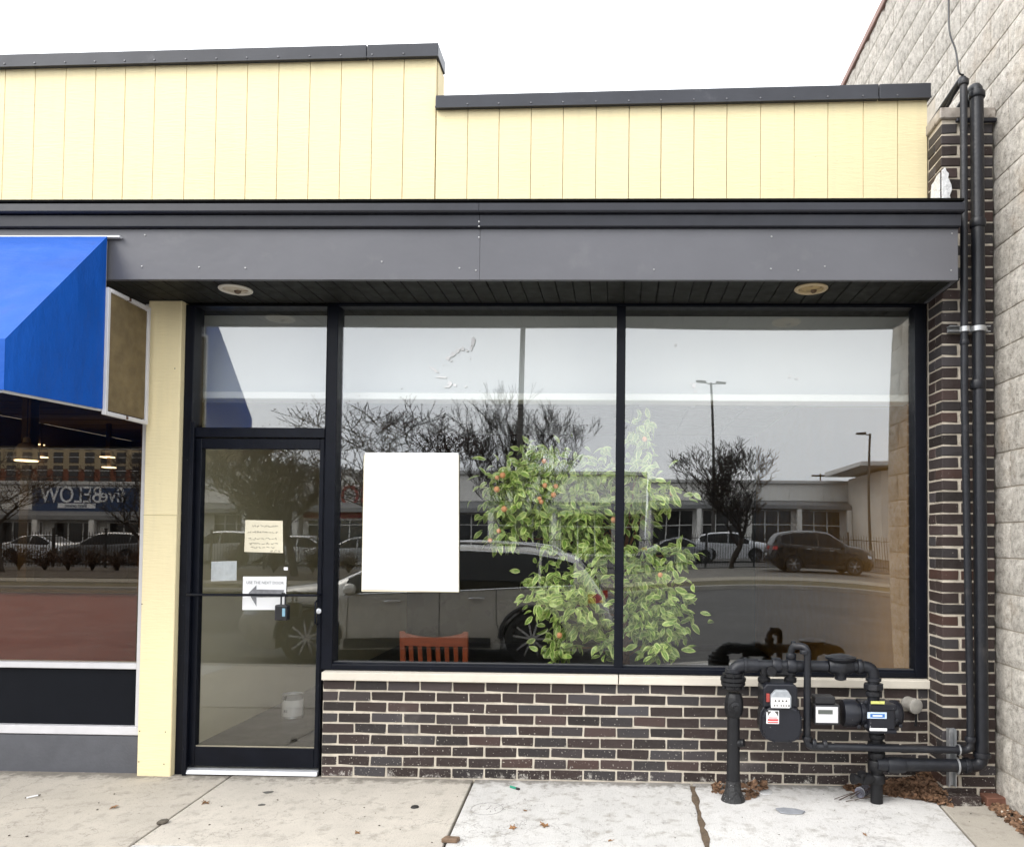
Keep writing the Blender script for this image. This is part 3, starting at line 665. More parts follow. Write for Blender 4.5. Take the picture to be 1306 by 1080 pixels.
clusters = [(664,634,30,26,60),(688,616,26,24,55),(676,660,34,18,55),(724,652,34,26,60),(842,790,22,26,40),(692,592,34,22,70),(655,612,30,24,60),(722,616,44,30,95),(640,640,26,22,50),(700,650,46,26,100),(755,650,34,34,85),(762,604,26,34,45),(818,560,14,30,30),(812,606,26,26,40),(838,634,32,14,40),(812,650,26,26,50),(640,684,20,12,32),(735,688,42,20,75),(770,700,20,22,40),(706,745,32,22,70),(740,768,26,26,45),(690,772,16,14,26),(748,800,34,16,45),(716,826,20,16,32),(775,818,14,18,22),(826,716,30,18,50),(868,708,18,12,26),(822,748,28,28,70),(850,772,28,26,65),(815,790,24,22,45),(842,806,30,24,70),(838,828,18,12,26),(760,736,22,14,24)]
allv, allf, alluv = MB(), [], []
items = []
br = MB()
for (cx_, cy_, rx, ry, n) in clusters:
    dep = rnd.uniform(.20,.42); c0 = pix(cx_, cy_, dep)
    par_z = min(1.35, max(.55, c0.z - .12))
    k = min(range(4), key=lambda i: abs(trunkpts[i][2]-par_z)); st = Vector(trunkpts[k])
    st = Vector((tb.x-.03*(par_z-.31), .62-.03*(par_z-.31), par_z))
    mid = (st + c0)/2 + Vector((0,0,.05)); br.tube([st, mid, c0], [.009,.006,.003], 5)
    for j in range(int(n*2.1)):
        u, w = rnd.gauss(0,.55), rnd.gauss(0,.55)
        p = pix(cx_+u*rx, cy_+w*ry, min(.85, max(.115, dep + rnd.uniform(-.12,.12))))
        out = Vector((u*.6 + rnd.uniform(-.8,.8), -.35+rnd.uniform(-.6,.6), -.30 + rnd.uniform(-.8,.8) - w*.3)).normalized()
        up = Vector((rnd.uniform(-.9,.9), -.6+rnd.uniform(-.8,.8), .7+rnd.uniform(-.6,.5)))
        xx = out.cross(up).normalized(); zz = xx.cross(out)
        R_ = Matrix((xx, out, zz)).transposed().to_4x4()
        s = rnd.uniform(.75,1.12)
        items.append((p.y, Matrix.Translation(p) @ R_ @ Matrix.Scale(s, 4), rnd.randrange(4)))
part('branch_wood', br, BARK, ct, smooth=60)
items.sort(key=lambda t: t[0])
for i, (yy, M_, k) in enumerate(items):
    if i % 4 == 0 and i // 4 < 295:
        o = put('leaf', lmeshes[k], None, ct); o.matrix_basis = M_
    else:
        v, f, uv = LV[k]; allv.add([M_ @ Vector(a) for a in v], f); alluv += uv
allv.uv = alluv
o = part('foliage', allv, LEAF, ct, smooth=80); o['kind'] = 'stuff'
FRUIT = mat('orange_fruit_skin', (.74,.33,.15), .45, .15, 30)
fm = MB().lathe((0,0,-.021), (0,0,1), [(.001,0),(.010,.002),(.018,.009),(.021,.021),(.018,.033),(.010,.040),(.001,.042)], 14).mesh('fruit', smooth=80); fm.materials.append(FRUIT)
for a, b in ((694,588),(641,606),(634,609),(633.5,624),(695,619),(709,620),(690.5,640),(688,636),(643,649),(636,677),(625,689),(706,631),(857.5,629),(713.5,810),(822,560),(783,663),(842,733)):
    o = put('fruit', fm, None, ct, loc=pix(a, b, .12 + rnd.random()*.04)); o.scale = (rnd.uniform(.68,.95),)*3

# ---------------------------------------------------------------- gas meters and pipes
YP2 = -.265
def gp(px, py, dy=0): return pix(px, py, YP2 + dy)
pip = thing('gas_piping', 'charcoal painted gas pipework on the brick knee wall rising along the pillar', 'pipes', gp(935,1010))
def bend(pts, r, rad, n=12, name='pipe', m=PIPE):
    """pipe with rounded corners"""
    P = [Vector(p) for p in pts]; out = [P[0]]
    for i in range(1, len(P)-1):
        a = (P[i-1]-P[i]).normalized(); b = (P[i+1]-P[i]).normalized()
        p0 = P[i]+a*rad; p1 = P[i]+b*rad
        for k in range(7):
            t = k/6; out.append(p0*(1-t)**2 + P[i]*2*t*(1-t) + p1*t*t)
    out.append(P[-1]); return part(name, MB().tube(out, r, n), m, pip, smooth=50)
def collar(p, d, r, h, name='coupling', m=PIPE, n=14):
    p = Vector(p); d = Vector(d).normalized()
    return part(name, MB().lathe(p-d*h/2, d, [(r*.93,0),(r,h*.12),(r,h*.88),(r*.93,h)], n), m, pip, smooth=40)
UP, RT = Vector((0,0,1)), Vector((1,0,0))
R1 = .034
g0 = gp(935,1014); g1 = gp(935,905); zg = .0
# left riser
part('riser', MB().tube([(g0.x,YP2,-.03),(g0.x,YP2,.06),(g0.x,YP2,.12),(g0.x,YP2,g1.z)], [.056,.046,.038,.036], 16), PIPE2, pip, smooth=60)
part('tar_coating', MB().lathe((g0.x,YP2,-.02), UP, [(.075,0),(.066,.03),(.048,.07),(.042,.13)], 16), mat('lumpy_tar', (.012,.012,.013), .35, .3, 40, 1, 35, bdist=.02, spots=((.6,.6,.6), 90, .72)), pip, smooth=60)
s_ = gp(941,948); part('service_tee', MB().lathe((s_.x-.02,YP2,s_.z), (1,-.5,.25), [(.02,0),(.026,.01),(.026,.035),(.018,.045),(.022,.047),(.022,.06)], 10), PIPE2, pip, smooth=40)
v_ = gp(936,898)
part('plug_valve', MB().lathe((v_.x,YP2,v_.z-.075), UP, [(.036,0),(.05,.02),(.056,.05),(.056,.09),(.05,.12),(.038,.145)], 8), PIPE2, pip, bevel=.006, segs=2)
part('valve_stem', MB().lathe((v_.x,YP2-.045,v_.z-.005), (0,-1,0), [(.032,0),(.032,.018),(.022,.022),(.014,.024),(.014,.046)], 10), PIPE2, pip, smooth=40)
f_ = gp(935,868)
for dz, r in ((-.035,.056),(-.012,.070),(.012,.074),(.036,.058)):
    collar((f_.x,YP2,f_.z+dz), UP, r, .022, 'flange', PIPE2, 20)
for k in range(6):
    a = k*math.pi/3+.4; part('flange_bolt', MB().lathe((f_.x+.062*math.cos(a),YP2+.062*math.sin(a),f_.z-.04), UP, [(.009,0),(.009,.012),(.006,.012),(.006,.07),(.009,.07),(.009,.08)], 6), PIPE2, pip)
h0 = gp(935,848); h1 = gp(1115,850); zh = (h0.z*1.0); zh1 = h1.z
bend([(f_.x,YP2,f_.z+.045),(f_.x,YP2,zh),(gp(966,848).x,YP2,zh)], R1*1.18, .07, 14, 'elbow')
collar((gp(950,848).x,YP2,zh), RT, R1*1.35, .022); collar((f_.x,YP2,f_.z+.06), UP, R1*1.4, .024)
part('header_pipe', MB().tube([(gp(948,848).x,YP2,zh),(gp(1055,849).x,YP2,zh+(zh1-zh)*.6)], R1*.95, 14), PIPE, pip, smooth=60)
# meter bar
mbx0, mbx1 = gp(974,858).x, gp(1008,858).x
part('meter_bar', MB().box(mbx0-.02,YP2-.030,gp(990,858).z-.012,mbx1+.02,YP2+.02,gp(990,850).z+.012), PIPE2, pip, bevel=.01, segs=2)
collar((gp(982,853).x,YP2-.03,gp(982,854).z), (0,-1,0), .030, .045, 'bar_plug', PIPE2, 8)
for x in (gp(990,848).x, gp(1009,848).x): collar((x,YP2,zh), RT, R1*1.4, .05, 'tee', PIPE)
# small by-pass riser: up, over, down and away to the pillar
t0 = gp(1009,846); tu = gp(1009,823); td = gp(1027,823)
collar(gp(1009,836), UP, .030, .03); 
YB = YP2-.055
lowz = gp(1028,948).z; rx_ = gp(1232,957).x
bend([(t0.x,YP2,t0.z),(t0.x,YP2,tu.z),(td.x,YB,td.z),(gp(1029,948,-.055).x,YB,lowz),(rx_,YB,lowz-.008),(rx_,YB,gp(1232,900).z)], .0205, .04, 12, 'service_pipe')
for a, b, d, r in ((1012,823,RT,.027),(1026,831,UP,.027),(1029,941,UP,.028),(1038,948,RT,.028),(1052,949,RT,.026)):
    collar(gp(a, b, -.055 if a > 1020 else 0), d, r, .022)
# vertical runs in front of the pillar
ztop1 = gp(1229,98,-.055).z; ztop2 = gp(1246,108,-.04).z
YB2 = YP2-.03
xv2a, xv2b = gp(1252,900,-.03).x, gp(1246,200,-.03).x
bend([(rx_,YB,gp(1232,902).z),(gp(1230,500,-.055).x,YB,gp(1230,500).z),(gp(1229,104,-.055).x,YB,ztop1),(gp(1229,104,-.055).x-.06,.35,ztop1-.14)], .0205, .035, 12, 'vertical_pipe')
part('vertical_pipe', MB().tube([(gp(1227,104,-.055).x,YB+.02,ztop1-.01),(gp(1227,104,-.055).x-.02,.30,ztop1-.22)], .011, 8), PIPE, pip, smooth=50)
bend([(gp(1118,971,-.03).x,YB2,gp(1118,972).z),(xv2a,YB2,gp(1250,974).z),(xv2b,YB2,ztop2),(xv2b-.03,.4,ztop2-.16)], .0365, .055, 16, 'vertical_pipe')
for py in (390,440,287,840): collar((gp(1230,py,-.055).x,YB,gp(1230,py).z), UP, .025, .03) if py in (440,) else None
for py in (492,288): collar((gp(1247,py,-.03).x,YB2,gp(1247,py).z), UP, .044, .05, 'coupling')
collar((rx_,YB,lowz+.055), UP, .029, .03); collar((rx_-.06,YB,lowz-.006), RT, .029, .026)
collar((xv2a,YB2,gp(1250,966).z+.025), UP, .047, .028); collar((xv2a-.085,YB2,gp(1240,974).z), RT, .045, .028); collar((gp(1229,104,-.055).x,YB,ztop1-.035), UP, .029, .03); collar((xv2b,YB2,ztop2-.06), UP, .046, .035)
collar((gp(1140,973).x,YB2,gp(1140,973).z), RT, .045, .10, 'coupling')
# regulator on the header
rg = gp(1072,849)
part('regulator_body', MB().lathe((rg.x-.07,YP2,rg.z), RT, [(.036,0),(.046,.012),(.046,.03),(.056,.045),(.058,.07),(.056,.095),(.046,.11),(.046,.125),(.036,.14)], 14), PIPE, pip, smooth=45)
part('regulator_cover', MB().lathe((rg.x,YP2,rg.z+.02), UP, [(.05,0),(.085,.022),(.088,.034),(.06,.042),(.02,.05)], 20), PIPE, pip, smooth=40)
part('drain_plug', MB().lathe((rg.x,YP2,rg.z-.035), (0,0,-1), [(.045,0),(.04,.012),(.034,.022),(.034,.040),(.022,.046)], 10), PIPE, pip, smooth=40)
e1 = gp(1114,852)
bend([(rg.x+.06,YP2,rg.z),(e1.x,YP2,rg.z-.004),(e1.x,YP2,gp(1114,896).z)], R1, .055, 14, 'elbow')
collar((gp(1096,849).x,YP2,rg.z-.002), RT, R1*1.3, .03); collar((e1.x,YP2,gp(1114,866).z), UP, R1*1.3, .02); collar((e1.x,YP2,gp(1114,875).z), UP, R1*1.65, .035, 'union', PIPE, 8); collar((e1.x,YP2,gp(1114,884).z), UP, R1*1.3, .028)
# outlet below the rotary meter
o0 = gp(1118,930); o1 = gp(1118,1000)
part('outlet_pipe', MB().tube([(o0.x,YP2,o0.z+.01),(o0.x,YP2,-.03)], .034, 14), PIPE2, pip, smooth=60)
for py, r, h in ((938,.044,.03),(948,.050,.02),(962,.048,.035),(975,.050,.06),(992,.046,.05)): collar((o0.x,YP2,gp(1118,py).z), UP, r, h, 'coupling', PIPE2)
sv = gp(1108,990)
part('drain_valve', MB().lathe((o0.x-.02,YP2-.02,gp(1118,991).z), (-1,-.25,.05), [(.022,0),(.022,.03),(.034,.035),(.036,.075),(.024,.08),(.024,.115),(.03,.117),(.03,.14)], 10), PIPE2, pip, smooth=40)
part('drain_valve', MB().lathe((o0.x-.10,YP2-.05,gp(1118,991).z), (-.1,-.2,1), [(.014,0),(.014,.03),(.024,.032),(.024,.046)], 8), PIPE2, pip, smooth=40)

# diaphragm meter
MET = mat('dark_meter_enamel', (.009,.010,.015), .38, .15, 10, .1, 60, spec=.4, spots=((.7,.7,.7), 75, .745))
m0 = gp(994,905,-.02)
dm = thing('gas_meter', 'dark diaphragm gas meter with dial window and red white sticker', 'gas meter', (m0.x, m0.y, gp(994,940).z))
def zp(py): return gp(994, py).z
xa_, xb_ = gp(969.5,880).x, gp(1013,880).x
part('upper_case', MB().prism([(xa_,YP2-.09,zp(898)),(xb_,YP2-.09,zp(898)),(xb_,YP2-.09,zp(873)),(xb_-.02,YP2-.09,zp(868)),(xa_+.02,YP2-.09,zp(868)),(xa_,YP2-.09,zp(873))], (0,.17,0)), MET, dm, bevel=.010, segs=2)
cxm = (gp(970,917).x + gp(1016,917).x)/2; wm_ = .112
oct_ = []
for k in range(28):
    a = 2*math.pi*k/28; ca, sa = math.cos(a), math.sin(a)
    oct_.append((cxm + wm_*math.copysign(abs(ca)**.62, ca), 0, zp(918)+ .103*math.copysign(abs(sa)**.7, sa)))
part('lower_case', MB().prism([(x, YP2-.105, z) for x, _, z in oct_], (0,.185,0)), MET, dm, bevel=.014, segs=3)
part('case_flange', MB().prism([(cxm+(x-cxm)*1.05, YP2-.055, zp(918)+(z-zp(918))*1.05) for x, _, z in oct_], (0,.016,0)), MET, dm, bevel=.004)
for k in range(12):
    a = 2*math.pi*(k+.5)/12; ca, sa = math.cos(a), math.sin(a)
    part('case_bolt', MB().lathe((cxm+(wm_*.96)*math.copysign(abs(ca)**.62, ca), YP2-.105, zp(918)+.097*math.copysign(abs(sa)**.7, sa)), (0,-1,0), [(.007,0),(.006,.005)], 6), MET, dm)
for px in (974, 1007.5):
    x = gp(px,860).x
    part('neck', MB().lathe((x,YP2-.01,zp(869)), UP, [(.034,0),(.036,.004),(.036,.024),(.026,.03),(.020,.034),(.020,.085)], 10), PIPE2, dm, smooth=35)
di = gp(995,886,-.11)
ind = part('index_cover', MB().prism([(gp(982,896,-.09).x,YP2-.090,zp(896.5)),(gp(1007.5,896,-.09).x,YP2-.090,zp(896.5)),(gp(1008,884,-.09).x,YP2-.090,zp(882)),(gp(1003,875,-.09).x,YP2-.090,zp(874.5)),(gp(988,875,-.09).x,YP2-.090,zp(874.5)),(gp(981.5,884,-.09).x,YP2-.090,zp(882))], (0,-.035,0)), mat('grey_lens', (.33,.35,.37), .12, .15, 30), dm, bevel=.006, segs=2)
part('dial_plate', MB().box(gp(983.5,890,-.125).x,YP2-.1275,zp(896.2),gp(1007,890,-.125).x,YP2-.1255,zp(883.5)), PAPER, ind)
for k in range(4):
    x = gp(989+k*4.6,887,-.125).x
    part('dial', MB().lathe((x,YP2-.1278,zp(887.5)), (0,-1,0), [(.0058,0),(.0058,.0006),(.0045,.0006)], 12), INKD, ind)
for k_ in range(6):
    x_ = gp(988+k_*3.2+(2 if k_ > 1 else 0),893,-.128).x
    part('print_mark', MB().box(x_-.004,YP2-.1283,zp(894.3),x_+.004,YP2-.1277,zp(892.4)), INKD, ind)
part('index_side_tag', MB().box(gp(977,889,-.09).x,YP2-.105,zp(890),gp(981,889,-.09).x,YP2-.092,zp(880)), mat('red_plastic', (.35,.05,.04), .5), dm)
st_ = part('warning_sticker', MB().box(gp(977.5,909,-.107).x,YP2-.1075,zp(917),gp(993.5,909,-.107).x,YP2-.1058,zp(900.5)), PAPER, dm)
RED = mat('red_print', (.55,.06,.06), .6)
sx0, sx1 = gp(979,909,-.107).x, gp(992.5,909,-.107).x
part('sticker_print', MB().box(sx0,YP2-.1083,zp(913.5),sx1,YP2-.1078,zp(911)), RED, st_); part('sticker_print', MB().box(sx0+.006,YP2-.1083,zp(910),sx1-.006,YP2-.1078,zp(909)), RED, st_); part('sticker_print', MB().box(sx0,YP2-.1083,zp(916),sx1,YP2-.1078,zp(914.6)), RED, st_)
for s in (0, 1):
    x = sx0 if s == 0 else sx1; d_ = 1 if s == 0 else -1
    part('sticker_print', MB().prism([(x,YP2-.1083,zp(901.5)),(x+d_*.022,YP2-.1083,zp(901.5)),(x+d_*.012,YP2-.1083,zp(904)),(x,YP2-.1083,zp(908))], (0,.0005,0)), INKD, st_)

# rotary meter with electronic index
r0 = gp(1116,910,-.02)
rm = thing('rotary_gas_meter', 'black rotary gas meter with blue label and white electronic readout', 'gas meter', (r0.x, r0.y, gp(1116,930).z))
zc = gp(1100,909).z
part('meter_body', MB().box(gp(1101,910).x,YP2-.095,gp(1117,926).z,gp(1135,910).x,YP2+.085,gp(1117,896).z), MET, rm, bevel=.012, segs=2)
part('top_flange', MB().prism([(gp(1096,894).x,YP2+.07,gp(1096,893).z),(gp(1134,894).x,YP2+.07,gp(1096,893).z),(gp(1136,894).x,YP2-.10,gp(1096,893).z),(gp(1102,894).x,YP2-.10,gp(1096,893).z)], (0,0,-.034)), MET, rm, bevel=.005)
part('base_flange', MB().box(gp(1102,926).x,YP2-.10,gp(1117,929.5).z,gp(1136,926).x,YP2+.08,gp(1117,925.5).z), MET, rm, bevel=.004)
part('left_drum', MB().lathe((gp(1102,909).x,YP2,zc), (-1,0,0), [(.072,0),(.072,.03),(.060,.034),(.060,.05),(.078,.054),(.080,.10),(.074,.125),(.03,.13)], 24), MET, rm, smooth=40)
part('right_drum', MB().lathe((gp(1134,909).x,YP2,zc), RT, [(.074,0),(.078,.012),(.078,.040),(.062,.062),(.036,.074),(.01,.078)], 24), MET, rm, smooth=40)
for dx, dz in ((1104,925),(1148,925),(1104,894.5),(1095,926),(1143,918)):
    q = gp(dx, dz, -.07); part('body_bolt', MB().lathe(q, (0,-1,0), [(.011,0),(.011,.012),(.007,.014)], 6), MET, rm)
part('blue_label', MB().box(gp(1106.5,911,-.1).x,YP2-.0985,gp(1117,916,-.1).z,gp(1131,911,-.1).x,YP2-.0955,gp(1117,908,-.1).z), mat('pale_blue_plate', (.55,.66,.78), .4, .05, 40), rm)
part('label_print', MB().box(gp(1110,911,-.1).x,YP2-.0994,gp(1117,914.6,-.1).z,gp(1128.5,911,-.1).x,YP2-.0987,gp(1117,910,-.1).z), mat('blue_print', (.05,.18,.50), .4), rm)
part('label_print', MB().box(gp(1113,911,-.1).x,YP2-.1002,gp(1117,913.2,-.1).z,gp(1125.5,911,-.1).x,YP2-.0996,gp(1117,911.6,-.1).z), PAPER, rm)
part('yellow_tag', MB().box(gp(1110.5,895,-.1).x,YP2-.1035,gp(1117,897.2,-.1).z,gp(1128,895,-.1).x,YP2-.1005,gp(1117,893.6,-.1).z), mat('yellow_green_tag', (.55,.56,.16), .5, .15, 60), rm)
part('white_tag', MB().box(gp(1109,929,-.1).x,YP2-.104,gp(1117,931.5,-.1).z,gp(1131,929,-.1).x,YP2-.1015,gp(1117,928,-.1).z), PAPER, rm)
ub = part('readout_case', MB().box(gp(1037,911,-.05).x,YP2-.085,gp(1055,922.5,-.05).z,gp(1069.5,911,-.05).x,YP2+.03,gp(1055,897,-.05).z), BLK, rm, bevel=.006, segs=2)
part('readout_cap', MB().box(gp(1038.5,893,-.05).x,YP2-.075,gp(1055,896.5,-.05).z,gp(1064,893,-.05).x,YP2+.02,gp(1055,887.5,-.05).z), BLK, rm, bevel=.004)
part('readout_plate', MB().box(gp(1040.5,911,-.088).x,YP2-.0885,gp(1055,921.5,-.088).z,gp(1069,911,-.088).x,YP2-.0855,gp(1055,901,-.088).z), WHITEF, ub, bevel=.002)
part('readout_display', MB().box(gp(1043.5,911,-.09).x,YP2-.0905,gp(1055,910.3,-.09).z,gp(1062,911,-.09).x,YP2-.0888,gp(1055,905,-.09).z), mat('lcd_grey', (.10,.11,.10), .3), ub)
part('neck_arm', MB().box(gp(1028,912).x,YP2-.03,zc-.03,gp(1037.5,912).x,YP2+.02,zc+.03), BLK, rm, bevel=.004)

# vent cap on the wall
vq = pix(1166,900,-.06)
vc = thing('vent_cap', 'round pale metal cap on the brick wall right of the meters', 'vent cap', (vq.x, -.03, vq.z))
VM = mat('aged_zinc', (.42,.40,.36), .5, .15, 30, metal=.3)
part('cap_body', MB().lathe((vq.x-.02,.0,vq.z+.005), (.30,-1,-.04), [(.042,0),(.042,.05),(.045,.055),(.045,.085),(.040,.088),(.01,.089)], 24), VM, vc, smooth=40)
part('wire_stub', MB().tube([(vq.x+.015,-.05,vq.z-.035),(vq.x+.014,-.055,vq.z-.07),(vq.x+.012,-.05,vq.z-.12)], [.008,.006,.009], 8), PIPE2, vc, smooth=50)

# strut brackets
def strut(px, y0, y1, label):
    a, b = pix(px, y0, PY-.01), pix(px, y1, PY-.01)
    t = thing('pipe_bracket', label, 'bracket', (a.x, PY-.01, min(a.z, b.z)))
    w = .021
    ch = MB().box(a.x-w,PY-.045,b.z,a.x-w+.006,PY-.004,a.z).box(a.x+w-.006,PY-.045,b.z,a.x+w,PY-.004,a.z).box(a.x-w+.0062,PY-.012,b.z+.001,a.x+w-.0062,PY-.005,a.z-.001)
    part('channel', ch, GREYMET, t); return t, a, b
t, a, b = strut(1212, 928, 1001, 'galvanised vertical strut holding the two pipes at the pillar foot')
for z, r in ((lowz-.006,.026),(gp(1210,974).z,.043)):
    part('clamp', MB().tube([(a.x, (YB if r < .03 else YB2) + r*math.cos(q), z + r*math.sin(q)) for q in [math.pi*.1*k for k in range(21)]], .006, 6), GREYMET, t, smooth=50)
pa, pb = pix(1209,420,PY-.02), pix(1261,421,PY-.02)
t = thing('pipe_bracket', 'short galvanised horizontal strut clamping both pipes halfway up the pillar', 'bracket', ((pa.x+pb.x)/2, PY-.02, pa.z))
part('channel', MB().box(pa.x,PY-.045,pa.z-.020,pb.x,PY-.004,pa.z-.014).box(pa.x,PY-.045,pa.z+.010,pb.x,PY-.004,pa.z+.016).box(pa.x+.001,PY-.012,pa.z-.0138,pb.x-.001,PY-.005,pa.z+.0098), GREYMET, t)
for px, yy, r in ((1230.5,YB,.024),(1247.5,YB2,.041)):
    q_ = gp(px,420,yy-YP2)
    part('clamp', MB().lathe((q_.x,yy,q_.z-.017), UP, [(r,0),(r+.004,.002),(r+.004,.030),(r,.032)], 16), GREYMET, t, smooth=40)

# cable dropping from the block wall to the pipe top
cpts = [pix(1210,-60,-.2),pix(1210,0,-.25),pix(1211,40,-.28),pix(1219,65,-.3),pix(1223,92,-.32),Vector((gp(1229,104,-.055).x,YB,ztop1+.01))]
fine = []
for i in range(len(cpts)-1):
    p0, p1, p2, p3 = cpts[max(i-1,0)], cpts[i], cpts[i+1], cpts[min(i+2,len(cpts)-1)]
    for k in range(6):
        t_ = k/6; fine.append(.5*((2*p1)+(p2-p0)*t_+(2*p0-5*p1+4*p2-p3)*t_*t_+(3*p1-p0-3*p2+p3)*t_**3))
fine.append(cpts[-1])
single('cable', MB().tube(fine, .0055, 6), BLK, 'thin black cable hanging down the pale block wall to the pipe top', 'cable', smooth=60)

# ---------------------------------------------------------------- neighbouring block building at the right
BX = 2.212; BTOP = 6.03; BYF = -1.36
nb = thing('block_building', 'taller neighbouring building of pale split face concrete blocks', 'building', (5, 3, 0))
BJ = mat('block_joint', (.44,.39,.32), .95, .2, 10, .3, 80)
bwall = part('block_wall', MB().box(BX+.006, BYF+.006, -.3, BX+.2, 9.5, BTOP-.02), BJ, nb)
def block_mat():
    m, nt, b = new_mat('split_face_block'); p = pos(nt); oi = nd(nt, 'ShaderNodeObjectInfo')
    c = ramp(nt, noise(nt, p, 26, 6, .75), [(.30, (.25,.225,.19)), (.48, (.56,.52,.46)), (.66, (.76,.72,.65))])
    c = mix(nt, 1.0, c, ramp(nt, oi.outputs['Random'], [(0, .86), (1, 1.0)]), 'MULTIPLY')
    c = mix(nt, ramp(nt, noise(nt, p, 1.6, 5, .7), [(.55, 0), (.72, .5)]), c, (.40,.29,.18))
    c = mix(nt, ramp(nt, noise(nt, p, 95, 3, .7), [(.58, 0), (.68, .6)]), c, (.13,.115,.10))
    sp = nd(nt, 'ShaderNodeSeparateXYZ'); nt.links.new(p, sp.inputs[0])
    # soot run-off stain beside the pillar: a streak with its own shape
    y_ = ramp(nt, sp.outputs['Y'], [(0, 0), (1, 1)])
    nt.links.new(c, b.inputs['Base Color']); b.inputs['Roughness'].default_value = .95
    ad = nd(nt, 'ShaderNodeMath', operation='ADD'); nt.links.new(noise(nt, p, 48, 5, .65), ad.inputs[0]); nt.links.new(noise(nt, p, 150, 3), ad.inputs[1])
    set_bump(nt, b, ad.outputs[0], .9, .012); return m
BLOCK = block_mat()
def block_mesh(w, h):
    nu, nv = 8, 5; mb = MB(); off = {}
    def fn(u, v):
        e = min(u, 1-u, v, 1-v); d = 0 if e < .01 else rnd.uniform(.003,.014)
        return (-d if e > .01 else .0005, (u-.5)*w, (v-.5)*h)
    mb.grid(fn, nu, nv)
    n = nv+1; N = (nu+1)*n
    loop = [i*n for i in range(nu)] + [nu*n+j for j in range(nv)] + [i*n+nv for i in range(nu,0,-1)] + [j for j in range(nv,0,-1)]
    k0 = len(mb.v); mb.v += [(.05, mb.v[i][1], mb.v[i][2]) for i in loop]
    L = len(loop); mb.f += [(loop[k], loop[(k+1) % L], k0+(k+1) % L, k0+k) for k in range(L)]
    me = mb.mesh('block', smooth=40); me.materials.append(BLOCK); return me
BLK_M = [block_mesh(.397,.195) for _ in range(10)]; BLK_H = {}
for c in range(-1, 30):
    z0 = -.02 + c*.2032; zc_ = z0+.1016
    y = BYF + (0 if c % 2 == 0 else -.2032); 
    while y < 9.4:
        a_, b_ = max(y, BYF), min(y+.4064, 9.4); mid = (a_+b_)/2; w = b_-a_-.009
        vis = (mid < .35) or (zc_ > 4.15 + (mid-.0)*.0 and zc_ > 1.5 + (mid+4.7)*.60 - .25)
        if vis and w > .05:
            if w > .38: me = rnd.choice(BLK_M)
            else:
                kk = round(w, 2)
                if kk not in BLK_H: BLK_H[kk] = block_mesh(w, .195)
                me = BLK_H[kk]
            o = put('block', me, None, bwall, loc=(BX, mid, zc_))
            if rnd.random() < .5: o.rotation_euler = (math.pi, 0, 0)
        y += .4064
part('wall_coping', MB().box(BX-.03,BYF-.03,BTOP-.018,BX+.3,9.6,BTOP+.05), mat('reddish_coping', (.26,.15,.12), .6, .15, 4), nb, bevel=.006)
part('front_wall', MB().box(BX+.2005,BYF,-.3,14,BYF+.3,BTOP-.02), mat('plain_block', (.40,.37,.33), .95, .15, 3, .4, 40), nb)
part('front_corner', MB().box(BX+.004,BYF-.012,-.3,BX+.2,BYF+.0055,BTOP-.02), mat('plain_block', (.4,.37,.33)), nb)
part('flat_roof', MB().box(BX+.201,BYF+.301,BTOP-.3,14,9.5,BTOP-.1), mat('roof_felt', (.06,.06,.06)), nb)

# ---------------------------------------------------------------- neighbouring shop front at the left
nx1 = pix(186,700,.02).x; nx0 = -6.9
sf = part('shop_front', MB().box(nx0, .02, -.02, xa-.002, .2, pix(100,937,.02).z), BASEGREY, shop, bevel=.006)
zA, zB_, zC, zD = pix(100,936,.02).z, pix(100,925,.02).z, pix(100,852,.02).z, pix(100,844.5,.02).z
part('bottom_rail', MB().box(nx0,.012,zA+.001,xa-.002,.1,zB_), WHITEF, sf, bevel=.003)
part('spandrel_panel', MB().box(nx0,.05,zB_+.0005,xa-.045,.08,zC-.0005), PANEL, sf)
part('middle_rail', MB().box(nx0,.014,zC,xa-.046,.1,zD), WHITEF, sf, bevel=.003)
part('side_frame', MB().box(xa-.045,.010,zB_+.001,xa-.003,.1,2.95), WHITEF, sf, bevel=.003)
pane('glass_pane', nx0, zD-.004, xa-.042, 2.95, YG, 0, sf, GLASS_D, 4)
BRN = mat('brown_interior', (.12,.075,.04), .8, .2, 2)
part('neighbour_floor', MB().box(-6.95,.2,-.06,-3.051,6,.01), mat('dark_floor', (.05,.04,.035), .6), shop)
nce = part('neighbour_ceiling', MB().box(-6.95,.12,2.80,-3.051,6,2.9), mat('brown_ceiling', (.26,.17,.085), .8, .15, 2, stretch=(1,6,1)), shop)
for k in range(12): part('ceiling_seam', MB().box(-6.9,.3+k*.4,2.795,-3.06,.315+k*.4,2.7995), BRN, nce)
part('neighbour_wall', MB().box(-3.15,.201,.01,-3.051,6,2.8), BRN, shop); part('neighbour_wall', MB().box(-7.05,.2,.01,-6.955,6,2.8), BRN, shop); part('neighbour_wall', MB().box(-6.95,5.9,.01,-3.15,6.05,2.8), BRN, shop)
part('counter', MB().box(-6.9,.72,.01,-3.16,1.25,1.06), mat('dull_red_counter', (.42,.12,.13), .6, .08, 2), shop, bevel=.01)
part('counter_ledge', MB().box(-6.9,.66,1.0605,-3.16,1.3,1.09), mat('tan_ledge', (.16,.115,.06), .5, .1, 3), shop, bevel=.006)
LAMPW = glow('lit_lamp', (1,.88,.66), 2.6)
